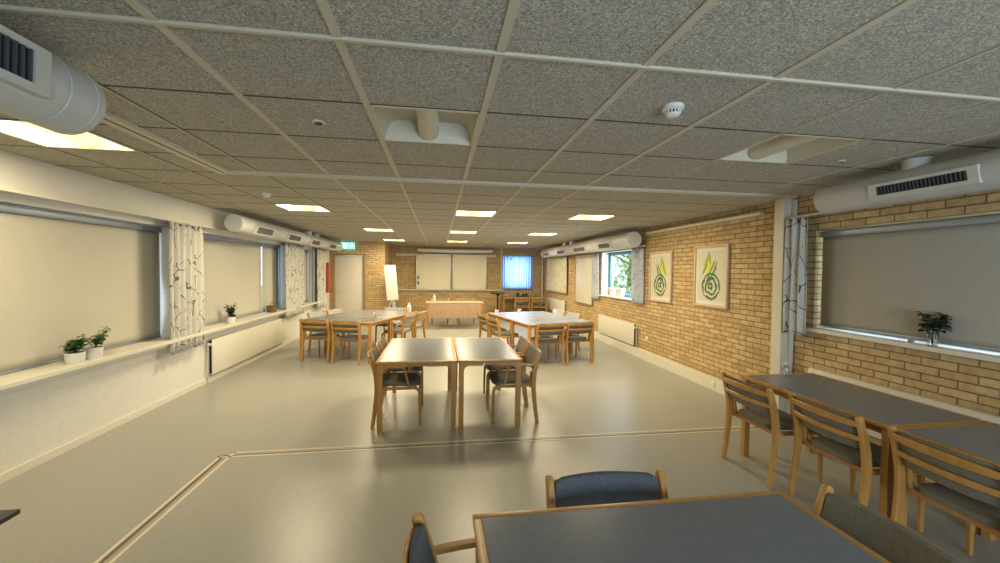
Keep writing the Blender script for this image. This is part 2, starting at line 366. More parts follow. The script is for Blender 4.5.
# sills
bm = BM(); box(bm, -3.50, -3.14, YB, 9.62, 0.755, 0.795, 0.004); box(bm, -3.31, -3.19, YB, 9.62, 0.715, 0.755)
struct('trim_4', bm, 'trim')
bm = BM(); box(bm, -3.50, -3.14, 9.9, 11.45, 0.755, 0.795, 0.004); struct('trim_5', bm, 'trim')
bm = BM(); box(bm, 3.87, 4.13, 0.1, 3.86, 1.065, 1.105, 0.004); struct('trim_6', bm, 'trim')
bm = BM(); box(bm, 3.88, 4.11, 7.70, 9.46, 1.085, 1.115, 0.004); struct('trim_7', bm, 'trim')
# white painted brick reveal of the far right window
bm = BM(); box(bm, 3.932, 4.10, 9.396, 9.43, 1.11, 2.14); box(bm, 3.932, 4.10, 7.74, 7.775, 1.11, 2.14); box(bm, 3.932, 4.10, 7.775, 9.396, 2.135, 2.16); struct('trim_8', bm, 'whitebrick')
# baseboards
bm = BM(); box(bm, XL, XL+0.018, YB, 13.0, 0, 0.075, 0.003); struct('baseboard_left', bm, 'trim')
bm = BM(); box(bm, XR-0.065, XR, 4.26, YF, 0, 0.175, 0.006); struct('baseboard_right', bm, 'trim')
bm = BM(); box(bm, -1.66, XR-0.07, YF-0.015, YF, 0, 0.07, 0.003); struct('baseboard_back', bm, 'trim')
# post at the folding-wall line
bm = BM(); box(bm, 3.80, XR+0.01, 4.01, 4.12, 0, ZC, 0.004); box(bm, 3.85, XR, 4.12, 4.20, 0, ZC, 0.004)
box(bm, 3.885, 3.925, 3.97, 4.01, 0, ZC-0.02, 0.004)
struct('trim_9', bm, 'trim')
# door
t = thing('door_1', (0,0,0), None, None); t['kind'] = 'structure'
bm = BM(); box(bm, -3.20, -3.14, 12.97, 13.12, 0, 2.15, 0.004); box(bm, -2.28, -2.22, 12.97, 13.12, 0, 2.15, 0.004); box(bm, -3.14, -2.28, 12.97, 13.12, 2.09, 2.15, 0.004)
obj('door_frame', bm, 'doorframe', t)
bm = BM(); box(bm, -3.135, -2.285, 13.03, 13.07, 0.01, 2.085, 0.003); obj('door_leaf', bm, 'door', t)
bm = BM(); cyl(bm, (-3.05,13.03,1.02), (-3.05,12.98,1.02), 0.011); cyl(bm, (-3.05,12.985,1.02), (-2.93,12.985,1.02), 0.010); cyl(bm, (-3.05,13.03,1.02),(-3.05,13.022,1.02),0.025)
obj('door_handle', bm, 'alu', t)

# ------------------------------------------------------------ ceiling luminaires
def luminaire(i, j, lit, label):
    x0, x1, y0, y1 = cx(i)+0.004, cx(i+1)-0.004, cy(j)+0.006, cy(j+1)-0.006
    xm = (x0+x1)/2; H = 0.12
    t = thing('ceiling_light', (xm, (y0+y1)/2, ZC), label, 'ceiling light', 'lit square ceiling lights' if lit else 'unlit square ceiling lights')
    ox, oy = xm, (y0+y1)/2
    def L(x): return x-ox
    hx, hy = (x1-x0)/2, (y1-y0)/2
    bm = BM()   # frame and end plates
    box(bm, -hx, -hx+0.02, -hy, hy, -0.004, 0.015); box(bm, hx-0.02, hx, -hy, hy, -0.004, 0.015)
    prism(bm, [(-hy,-0.004),(-hy+0.02,-0.004),(-hy+0.03,H),(-hy,H)], 0, -hx, hx); prism(bm, [(hy,-0.004),(hy-0.02,-0.004),(hy-0.06,H),(hy,H)], 0, -hx, hx)
    obj('housing', bm, 'reflector', t)
    bm = BM()   # curved reflectors left and right of the centre trough
    for s in (-1, 1):
        n = 10; prof = []
        for k in range(n+1):
            a = math.pi*0.5*k/n; prof.append((s*(hx-0.02 - (hx-0.13)*(1-math.cos(a))*0.55), H*math.sin(a)))
        prof.append((s*0.03, H))
        for (xa,za),(xb,zb) in zip(prof, prof[1:]):
            v = [bm.verts.new(p) for p in ((xa,-hy+0.02,za),(xb,-hy+0.02,zb),(xb,hy-0.02,zb),(xa,hy-0.02,za))]
            bm.faces.new(v)
            v = [bm.verts.new(p) for p in ((xa,-hy+0.02,za+0.004),(xb,-hy+0.02,zb+0.004),(xb,hy-0.02,zb+0.004),(xa,hy-0.02,za+0.004))]
            bm.faces.new(v)
    bmesh.ops.remove_doubles(bm, verts=bm.verts, dist=0.0005)
    obj('reflector', bm, 'tube_on' if lit else 'reflector', t, 'glowing curved reflector' if lit else None)
    bm = BM()
    pts = []
    for k in range(13):
        a = math.pi*k/12; pts.append((0.065*math.cos(a), 0.055-0.052*math.sin(a)))
    pts = [(0.065, H)] + pts + [(-0.065, H)]
    prism(bm, pts, 1, -hy+0.02, hy-0.045)
    obj('centre_trough', bm, 'core_on' if lit else 'reflector', t)
    if lit:
        l = bpy.data.lights.new('lamp_light', 'AREA'); l.shape = 'RECTANGLE'; l.size = 0.5; l.size_y = 0.5; l.energy = LAMP_W*(0.6 if j == 2 else 1.0); l.color = WARM
        o = bpy.data.objects.new('lamp_light', l); C.objects.link(o); o.parent = t; o.location = (0,0,-0.012)
    return t
LL = {(-5,2):'lit square ceiling light beside the near left air duct, closest to the camera',
      (-4,7):'lit square ceiling light over the left tables, first row beyond the ceiling track',
      (0,7):'lit square ceiling light in the middle of the first row beyond the ceiling track',
      (3,7):'lit square ceiling light on the right of the first row beyond the ceiling track',
      (-3,12):'lit square ceiling light on the left of the second row beyond the track',
      (0,12):'lit square ceiling light in the middle of the second row beyond the track',
      (3,12):'lit square ceiling light on the right of the second row beyond the track',
      (-3,17):'lit square ceiling light on the left of the farthest row, near the whiteboard wall',
      (0,17):'lit square ceiling light in the middle of the farthest row before the whiteboards',
      (3,17):'lit square ceiling light on the right of the farthest row, near the curtained back window',
      (-1,1):'switched off square ceiling light with white centre trough, left of the smoke detector',
      (3,1):'switched off square ceiling light near the right air duct and white post'}
for k in LIT: luminaire(*k, True, LL[k])
for k in OFF: luminaire(*k, False, LL[k])
# smoke detector and small ceiling sensors
t = thing('smoke_detector', (1.17, 1.93, ZC), 'round white smoke detector on the near ceiling tile', 'smoke detector')
bm = BM(); lathe(bm, [(0.0,0),(0.052,0),(0.052,-0.018),(0.045,-0.022),(0.0,-0.022)][::-1], seg=28); obj('mounting_base', bm, 'pot', t)
bm = BM(); lathe(bm, [(0.0,-0.052),(0.026,-0.052),(0.034,-0.046),(0.036,-0.040),(0.0,-0.040)], seg=28)
for k in range(14):
    a = 2*math.pi*k/14; x, y = 0.035*math.cos(a), 0.035*math.sin(a)
    box(bm, x-0.003, x+0.003, y-0.003, y+0.003, -0.042, -0.020)
obj('sensor_head', bm, 'pot', t)
bm = BM(); lathe(bm, [(0.0,-0.041),(0.024,-0.041),(0.024,-0.021),(0.0,-0.021)], seg=20); obj('sensor_chamber', bm, 'dark', t)
def ceiling_spot(x, y, r, lab):
    t = thing('ceiling_sensor', (x, y, ZC), lab, 'ceiling sensor')
    bm = BM(); lathe(bm, [(r*0.55,0),(r,0),(r,-0.006),(r*0.55,-0.010)], seg=24); obj('rim', bm, 'trim', t)
    bm = BM(); lathe(bm, [(0,-0.013),(r*0.6,-0.013),(r*0.6,-0.009),(0,-0.009)], seg=20); obj('socket_hole', bm, 'dark', t)
ceiling_spot(-0.69, 2.49, 0.036, 'small ring with dark hole in the tile left of the unlit ceiling light')
ceiling_spot(2.95, 2.62, 0.022, 'small dark hole in the ceiling near the right air duct')
t = thing('smoke_detector', (-1.93, 4.95, ZC), 'small round white detector before the first lit light over the left tables', 'smoke detector')
bm = BM(); lathe(bm, [(0,-0.045),(0.03,-0.045),(0.045,-0.02),(0.045,0),(0,0)], seg=24); obj('detector_head', bm, 'pot', t)

# ------------------------------------------------------------ air ducts
def duct(name, x, z, r, y0, y1, label, grilles, ang, stubs, rings=()):
    """round duct along y at (x,z); ang = direction (deg from horizontal-inward, + = downward) of the grilles"""
    s = -1 if x > 0 else 1
    if -2 < x < 0: s = 1
    t = thing('air_duct', (x, (y0+y1)/2, z), label, 'air duct'); oy = (y0+y1)/2
    bm = BM(); n = 40
    ks = [0, 0.008, 0.014]
    prof = [(y0, r*0.94), (y0+0.006, r*0.985), (y0+0.016, r)]
    for q in rings: prof += [(q-0.005, r), (q-0.003, r*0.975), (q+0.003, r*0.975), (q+0.005, r)]
    prof += [(y1-0.016, r), (y1-0.006, r*0.985), (y1, r*0.94)]
    prof.sort()
    ring_loft(bm, [[Vector((q*math.cos(2*math.pi*i/n), y-oy, q*math.sin(2*math.pi*i/n))) for i in range(n)] for y, q in prof])
    obj('duct_tube', bm, 'duct', t)
    for y in stubs:
        bm = BM(); cyl(bm, (0, y-oy, r*0.6), (0, y-oy, ZC-z-0.007), r*0.62, seg=24); cyl(bm, (0,y-oy,ZC-z-0.014),(0,y-oy,ZC-z-0.007),r*0.72,seg=24); obj('duct_branch', bm, 'duct', t)
    for (a, b, hh) in grilles:
        A = R(ang); cdir = Vector((s*math.cos(A), 0, -math.sin(A))); v = Vector((s*math.sin(A), 0, math.cos(A)))
        def P(y, k, d): return cdir*d + v*k + Vector((0, y-oy, 0))
        def slab(bm, ya, yb, ka, kb, da, db):
            q = [P(ya,ka,da),P(yb,ka,da),P(yb,kb,da),P(ya,kb,da),P(ya,ka,db),P(yb,ka,db),P(yb,kb,db),P(ya,kb,db)]
            vs = [bm.verts.new(p) for p in q]
            for f in ((0,3,2,1),(4,5,6,7),(0,1,5,4),(1,2,6,5),(2,3,7,6),(3,0,4,7)): bm.faces.new([vs[i] for i in f])
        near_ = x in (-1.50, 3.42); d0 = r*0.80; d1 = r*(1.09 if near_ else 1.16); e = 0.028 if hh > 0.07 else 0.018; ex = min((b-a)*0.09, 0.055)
        bm = BM(); slab(bm, a, b, hh/2-e*0.8, hh/2, d0, d1); slab(bm, a, b, -hh/2, -hh/2+e, d0, d1)
        slab(bm, a, a+ex, -hh/2+e, hh/2-e*0.8, d0, d1); slab(bm, b-ex, b, -hh/2+e, hh/2-e*0.8, d0, d1)
        g = obj('grille', bm, 'duct_grille', t, smooth=False)
        bm = BM(); slab(bm, a+ex, b-ex, -hh/2+e, hh/2-e*0.8, d0, max(r+0.0015, d1-0.018)); obj('grille_opening', bm, 'dark', g, smooth=False)
        bm = BM(); k = max(6, int((b-a)/0.028))
        for i in range(k):
            y = a+ex+(b-a-2*ex)*(i+0.5)/k; slab(bm, y-0.003, y+0.003, -hh/2+e, hh/2-e*0.8, max(r+0.0015, d1-0.02), d1-0.002)
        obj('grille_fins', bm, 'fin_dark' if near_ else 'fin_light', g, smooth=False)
    return t
duct('air_duct', -1.50, 2.34, 0.137, -1.9, 1.93, 'large round white duct hanging from the ceiling at top left, nearest the camera', [(0.60,1.665,0.16)], 2, (0.1,), (1.76, 1.45, 1.88))
duct('air_duct', 3.42, 2.335, 0.125, -1.2, 3.18, 'round white air duct above the near right window with a long dark grille', [(2.05,2.70,0.115)], 14, (2.48,), ())
duct('air_duct', -2.92, 2.315, 0.130, 6.35, 12.6, 'long white air duct with four grilles above the left windows', [(6.75,7.45,0.15),(8.1,8.85,0.15),(9.5,10.2,0.15),(11.0,11.7,0.15)], 22, (9.7,10.3), (7.7,9.1,10.7))
duct('air_duct', 3.62, 2.285, 0.150, 7.15, 13.7, 'long white air duct with four grilles on the far right wall above the clear window', [(7.85,8.55,0.15),(9.3,10.2,0.15),(10.9,11.7,0.15),(12.5,13.3,0.15)], 22, (10.7,11.3), (8.9,10.5,12.1))

# ------------------------------------------------------------ blinds
def blind(x, ya, yb, z0, z1, label, bow=0.0, inward=1, fab='blind'):
    t = thing('roller_blind', (x, (ya+yb)/2, z1), label, 'roller blind'); oy = (ya+yb)/2
    bm = BM(); n = 16; vs = []
    for k in range(n+1):
        z = z0 + (z1-z0)*k/n; u = k/n; q = bow*math.sin(math.pi*u/0.62)**2 if u < 0.62 else 0
        vs.append([bm.verts.new((-0.001 if True else 0, ya-oy, z-z1)), bm.verts.new((0, (yb-q-0.15)-oy, z-z1)), bm.verts.new((inward*q*0.6, yb-q-oy, z-z1))])
    for a, b in zip(vs, vs[1:]):
        for c in (0,1): bm.faces.new((a[c],a[c+1],b[c+1],b[c]))
    f = obj('blind_fabric', bm, fab, t)
    sd = f.modifiers.new('thickness', 'SOLIDIFY'); sd.thickness = 0.003
    bm = BM(); box(bm, -0.035, 0.035, ya-oy, yb-oy, 0.0, 0.06, 0.008); obj('cassette', bm, 'blindframe', t)
    bm = BM(); box(bm, -0.008, 0.008, ya-oy, yb-oy, z0-z1-0.022, z0-z1, 0.004); obj('bottom_bar', bm, 'blindframe', t)
    return t
blind(-3.42, 0.45, 5.605, 0.8185, 2.09, 'wide beige roller blind drawn down behind the two potted plants on the left sill', 0.035, 1)
blind(-3.42, 6.25, 8.50, 0.82, 2.09, 'beige roller blind behind the single pot plant, between the first two left curtains', 0.0)
blind(-3.42, 8.56, 9.36, 0.82, 2.09, 'narrow beige roller blind behind the brown basket on the left sill', 0.03)
blind(-3.42, 10.07, 11.33, 0.82, 2.09, 'beige roller blind between the two farthest left curtains', 0.0)
bm = BM(); box(bm, -3.46, -3.40, 9.385, 9.43, 0.80, 2.15, 0.004); tag(obj('window_guide_rail', bm, 'blindframe'), 'grey upright guide rail at the end of the narrow left blind', 'guide rail')
blind(3.99, 0.16, 3.715, 1.152, 2.055, 'wide taupe roller blind in the near right window', 0.0, -1, 'blind_taupe')
bm = BM(); box(bm, 3.975, 4.005, 2.86, 2.90, 1.106, 1.138, 0.003); obj('blind_clip', bm, 'blindframe', label='tiny clip on the right sill splitting the bright slit under the blind', cat='clip')

# ------------------------------------------------------------ curtains
def curtain(axis, pos, a, b, z0, z1, label, m, waves=5, amp=0.03, rod=None, pinch=0.0, group=None):
    t = thing('curtain', (pos, (a+b)/2, z0) if axis == 'x' else ((a+b)/2, pos, z0), label, 'curtain', group)
    bm = BM(); nu, nv = waves*14, 14; mid = (a+b)/2
    rng = random.Random(int(a*100)); ph = [rng.uniform(0.75,1.25) for _ in range(waves+2)]
    grid = []
    for v in range(nv+1):
        z = (z1-z0)*v/nv; row = []
        for u in range(nu+1):
            q = u/nu*waves; k = int(q); off = amp*ph[min(k, waves)]*math.sin(2*math.pi*q) + 0.006*math.sin(q*3+z*4)
            s = (u/nu-0.5)*(b-a)*(1-pinch*math.sin(math.pi*v/nv*0.5)) 
            row.append(bm.verts.new((off, s, z) if axis == 'x' else (s, off, z)))
        grid.append(row)
    for r1, r2 in zip(grid, grid[1:]):
        for i in range(nu): bm.faces.new((r1[i], r1[i+1], r2[i+1], r2[i]))
    o = obj('curtain_cloth', bm, m, t)
    sd = o.modifiers.new('thickness', 'SOLIDIFY'); sd.thickness = 0.003
    bm = BM()
    for v in (0.0, 0.018):
        if axis == 'x': box(bm, -0.004+0, 0.004, a-mid, b-mid, z1-z0-0.03, z1-z0-0.012+v*0.5)
        else: box(bm, a-mid, b-mid, -0.004, 0.004, z1-z0-0.03, z1-z0-0.012+v*0.5)
    obj('heading_tape', bm, 'trim', t)
    return t
curtain('x', -3.17, 5.36, 6.08, 0.62, 2.215, 'white printed curtain on the left wall, nearest of the left curtains', 'curtain', 6, 0.022)
curtain('x', -3.17, 9.05, 10.25, 0.62, 2.215, 'white printed curtain beyond the brown basket, second of the left curtains', 'curtain', 7, 0.03)
curtain('x', -3.17, 11.30, 12.10, 0.60, 2.215, 'white printed curtain beside the red extinguisher panel near the door', 'curtain', 6, 0.03)
curtain('x', 3.81, 3.72, 3.985, 1.02, 2.28, 'narrow printed curtain with bold dark stems beside the near right window', 'curtain_bold', 3, 0.025)
curtain('x', 3.86, 7.26, 7.68, 1.06, 2.17, 'printed curtain on the near side of the clear far window', 'curtain_sheer', 5, 0.03)
curtain('x', 3.86, 9.45, 9.87, 1.0, 2.13, 'pale daylit curtain on the far side of the clear window', 'curtain_sheer', 4, 0.03)
curtain('x', 3.86, 11.95, 14.15, 0.98, 2.20, 'wide closed printed curtain on the far right wall near the corner', 'curtain_faint', 12, 0.03)
curtain('y', 14.88, 2.33, 3.49, 0.98, 2.26, 'bright blue daylit curtain drawn over the back window', 'curtain_back', 12, 0.028)
def rod(p0, p1, r, label, m='trim', name='curtain_rail', cat='curtain rail', br=True):
    t = thing(name, p0, label, cat)
    q = Vector(p1)-Vector(p0)
    bm = BM(); cyl(bm, (0,0,0), q, r, seg=12); obj('rail_bar', bm, m, t)
    return t
bm = BM(); box(bm, -3.20, -3.155, YB, 6.5, 2.215, 2.235, 0.003); obj('curtain_rail', bm, 'trim', label='long white curtain rail under the beam above the near left blind', cat='curtain rail')
bm = BM(); box(bm, -3.20, -3.155, 6.55, 12.9, 2.215, 2.235, 0.003); obj('curtain_rail', bm, 'trim', label='white curtain rail under the long duct on the left side', cat='curtain rail')
bm = BM(); cyl(bm, (3.82, 0.1, 2.29), (3.82, 3.97, 2.29), 0.010, seg=12); cyl(bm, (3.82,3.96,2.29),(3.93,3.96,2.29),0.010,seg=12)
obj('curtain_rail', bm, 'trim', label='white curtain rod beneath the near right air duct', cat='curtain rail')
bm = BM(); box(bm, 3.835, 3.875, 7.2, 9.9, 2.165, 2.19, 0.003); obj('curtain_rail', bm, 'trim', label='white curtain rail over the clear far window', cat='curtain rail')
bm = BM(); box(bm, 3.84, 3.93, 4.42, 7.15, 2.385, 2.42, 0.004); obj('curtain_rail', bm, 'trim', label='long white rail high on the brick wall above the framed pictures', cat='curtain rail')
bm = BM(); cyl(bm, (3.86,14.86,0.0), (3.86,14.86,ZC), 0.028, seg=14); obj('heating_pipe', bm, 'trim', label='white vertical pipe in the far right corner', cat='pipe')
bm = BM(); cyl(bm, (2.30,14.90,0.99), (2.30,14.90,ZC), 0.022, seg=14); obj('heating_pipe', bm, 'trim', label='thin white pipe rising between whiteboards and back window', cat='pipe')
bm = BM(); cyl(bm, (-3.22,11.15,0.8), (-3.22,11.15,2.22), 0.03, seg=14); obj('heating_pipe', bm, 'blindframe', label='grey upright pipe just before the farthest left curtain', cat='pipe')
# red panel beside the door, exit sign
t = thing('fire_panel', (-3.20, 12.45, 0.98), 'tall narrow red panel between the far left curtain and the door', 'fire panel')
bm = BM(); box(bm, -0.10, 0.05, -0.13, 0.13, 0, 0.87, 0.006); obj('panel_case', bm, 'red', t)
bm = BM(); box(bm, 0.05, 0.056, -0.11, 0.11, 0.03, 0.84, 0.002); obj('panel_door', bm, 'red', t)
t = thing('exit_sign', (-2.72, 12.80, 2.27), 'glowing green and white exit sign above the pale door', 'exit sign')
bm = BM(); box(bm, -0.205, 0.205, -0.03, 0.03, 0, 0.20, 0.01); obj('sign_box', bm, 'exit', t)
bm = BM()
yq = -0.034
def qd(bm, pts):
    prism(bm, pts, 1, yq, yq+0.004)
qd(bm, [(-0.11,0.03),(-0.02,0.03),(-0.02,0.17),(-0.11,0.17)])
qd(bm, [(0.05,0.09),(0.12,0.09),(0.12,0.06),(0.17,0.10),(0.12,0.14),(0.12,0.11),(0.05,0.11)])
obj('sign_pictogram', bm, 'exitw', t)
bm = BM(); yq = -0.038
cyl(bm, (-0.055,yq,0.145), (-0.055,yq+0.003,0.145), 0.011, seg=12)
qd(bm, [(-0.078,0.09),(-0.058,0.13),(-0.045,0.128),(-0.06,0.088)]); qd(bm, [(-0.075,0.088),(-0.06,0.088),(-0.045,0.06),(-0.04,0.04),(-0.05,0.04),(-0.058,0.062)])
qd(bm, [(-0.078,0.09),(-0.066,0.088),(-0.08,0.06),(-0.1,0.055),(-0.1,0.065),(-0.086,0.068)]); qd(bm, [(-0.058,0.13),(-0.048,0.12),(-0.03,0.112),(-0.032,0.104),(-0.055,0.112)])
obj('running_figure', bm, 'exit', t)
bm = BM(); cyl(bm, (-0.12,0,0.2), (-0.12,0,ZC-2.27), 0.006, seg=8); cyl(bm, (0.12,0,0.2), (0.12,0,ZC-2.27), 0.006, seg=8); obj('hanger', bm, 'alu', t)

# ------------------------------------------------------------ radiators, sockets
def radiator(x, y0, y1, z0, z1, s, label, valve=None):
    x += 0.004*s
    """panel radiator on a side wall; s = +1 faces +x"""
    t = thing('radiator', (x, (y0+y1)/2, z0), label, 'radiator'); oy = (y0+y1)/2; h = z1-z0
    bm = BM(); box(bm, 0.05*s, 0.065*s, y0-oy, y1-oy, 0, h, 0.006); box(bm, 0.0, 0.012*s, y0-oy+0.01, y1-oy-0.01, 0.01, h-0.01, 0.003)
    obj('front_panel', bm, 'trim', t)
    bm = BM(); k = int((y1-y0)/0.05)
    for i in range(k):
        y = y0-oy+(y1-y0)*(i+0.5)/k; box(bm, 0.012*s, 0.05*s, y-0.002, y+0.002, 0.02, h-0.01)
    obj('convector_fins', bm, 'dark', t, smooth=False)
    bm = BM(); box(bm, 0.012*s, 0.062*s, y0-oy, y1-oy, h, h+0.006, 0.001); obj('top_grille', bm, 'trim', t)
    vy = (y0 if valve != 'far' else y1)-oy
    bm = BM(); cyl(bm, (0.03*s, vy-0.05, h-0.06), (0.03*s, vy+0.01, h-0.06), 0.012, seg=12); cyl(bm, (0.03*s,vy-0.05,h-0.06),(0.03*s,vy-0.05,-z0+0.01),0.009,seg=10)
    obj('supply_pipe', bm, 'alu', t)
    bm = BM(); cyl(bm, (0.03*s, vy-0.05, h-0.06), (0.095*s, vy-0.05, h-0.06), 0.021, 0.018, seg=16); obj('thermostat_knob', bm, 'pot', t)
    return t
radiator(XL, 6.40, 9.25, 0.11, 0.62, 1, 'long cream panel radiator low on the left wall under the single pot plant')
radiator(XR, 7.58, 9.42, 0.20, 0.63, -1, 'cream radiator on the brick wall below the clear window')
radiator(XR, 12.1, 14.1, 0.32, 0.74, -1, 'small looking cream radiator below the wide closed curtain')
radiator(XR, 0.6, 3.72, 0.22, 0.68, -1, 'cream radiator behind the long grey tables below the near right window', 'far')
def socket(x, y, z, s, lab):
    t = thing('wall_socket', (x, y, z), lab, 'wall socket')
    bm = BM(); box(bm, 0, 0.012*s, -0.04, 0.04, -0.04, 0.04, 0.003); obj('face_plate', bm, 'pot', t)
    bm = BM(); cyl(bm, (0.012*s, 0, 0.0), (0.0135*s, 0, 0.0), 0.020, seg=16); obj('plug_recess', bm, 'trim', t)
socket(XR-0.065, 5.20, 0.095, -1, 'small socket on the baseboard near the white post')
socket(XR-0.065, 8.55, 0.095, -1, 'small socket on the baseboard below the right radiator')
socket(XR, 7.18, 0.42, -1, 'small switch box on the brick beside the right radiator')

# ------------------------------------------------------------ tables
def table(loc, W, D, label, rz=0.0, top='laminate', group=None, H=0.735, arms='x'):
    """beech table, origin at the floor centre of the top"""
    t = thing('table', loc, label, 'table', group, rz)
    e = 0.032; hw, hd = W/2, D/2
    bm = BM(); box(bm, -hw+e, hw-e, -hd+e, hd-e, H-0.026, H+0.0005, 0.0); obj('tabletop', bm, top, t, smooth=False)
    bm = BM()
    box(bm, -hw, hw, -hd, -hd+e, H-0.026, H, 0.004); box(bm, -hw, hw, hd-e, hd, H-0.026, H, 0.004)
    box(bm, -hw, -hw+e, -hd+e, hd-e, H-0.026, H, 0.004); box(bm, hw-e, hw, -hd+e, hd-e, H-0.026, H, 0.004)
    obj('edge_band', bm, 'beech', t)
    zt = H-0.026
    for sx in (-1, 1):
        for sy in (-1, 1):
            lw, ld, ar, th, rad = 0.052, 0.042, min(0.30, W*0.38), 0.034, 0.055
            pts = [(0,0),(0,zt-0.012),(0.004,zt-0.004),(0.012,zt),(ar,zt),(ar,zt-th*0.6),(ar-0.01,zt-th)]
            for k in range(7):
                a = math.pi/2*k/6; pts.append((lw+rad-rad*math.sin(a), zt-th-rad+rad*math.cos(a)))
            pts += [(lw,0)]
            bm = BM(); x0 = sx*(hw-0.012); y0 = sy*(hd-0.012)
            prism(bm, [(x0 - sx*u, z) for u, z in pts], 1, y0, y0-sy*ld)
            obj('leg', bm, 'beech', t)
    bm = BM()
    for sy in (-1,1): box(bm, -hw+0.30, hw-0.30, sy*(hd-0.035)-0.009, sy*(hd-0.035)+0.009, zt-0.032, zt)
    for sx in (-1,1): box(bm, sx*(hw-0.05)-0.009, sx*(hw-0.05)+0.009, -hd+0.05, hd-0.05, zt-0.05, zt)
    obj('apron', bm, 'beech_dark', t)
    return t
def rotp(x, y, a): return (x*math.cos(a)-y*math.sin(a), x*math.sin(a)+y*math.cos(a))
table((-0.212, 4.92, 0), 0.82, 1.46, 'grey topped beech table, left of the two joined in the middle of the floor')
table((0.543, 4.90, 0), 0.68, 1.44, 'grey topped beech table, right of the two joined in the middle of the floor')
table((0.80, 0.93, 0), 1.33, 1.20, 'large blue-grey topped beech table in the foreground, cut by the bottom edge')
table((3.135, 2.71, 0), 0.76, 1.25, 'grey topped table by the right window, the one ending beside the white post')
table((3.135, 1.44, 0), 0.76, 1.27, 'grey topped table by the right window, cut by the right edge of the photo')
RL, RR = R(-20), R(13)
def grp(o, rz, u, v): p = rotp(u, v, rz); return (o[0]+p[0], o[1]+p[1], 0)
OL = (-1.16, 7.33)    # front right corner of left group, u negative = to the left
OR = (1.55, 6.88)     # front left corner of right group
table(grp(OL, RL, -0.72, 0.40), 1.44, 0.80, 'front beech table of the left group, with two chairs tucked at its near side', RL, 'laminate')
table(grp(OL, RL, -0.72, 1.42), 1.44, 1.22, 'rear beech table of the left group, towards the flip chart', RL, 'laminate')
table(grp(OR, RR, 0.69, 0.40), 1.38, 0.80, 'front table of the right group with window glare painted into its top', RR, 'laminate_glare')
table(grp(OR, RR, 0.69, 1.46), 1.38, 1.30, 'rear table of the right group with window glare painted into its top', RR, 'laminate_glare')

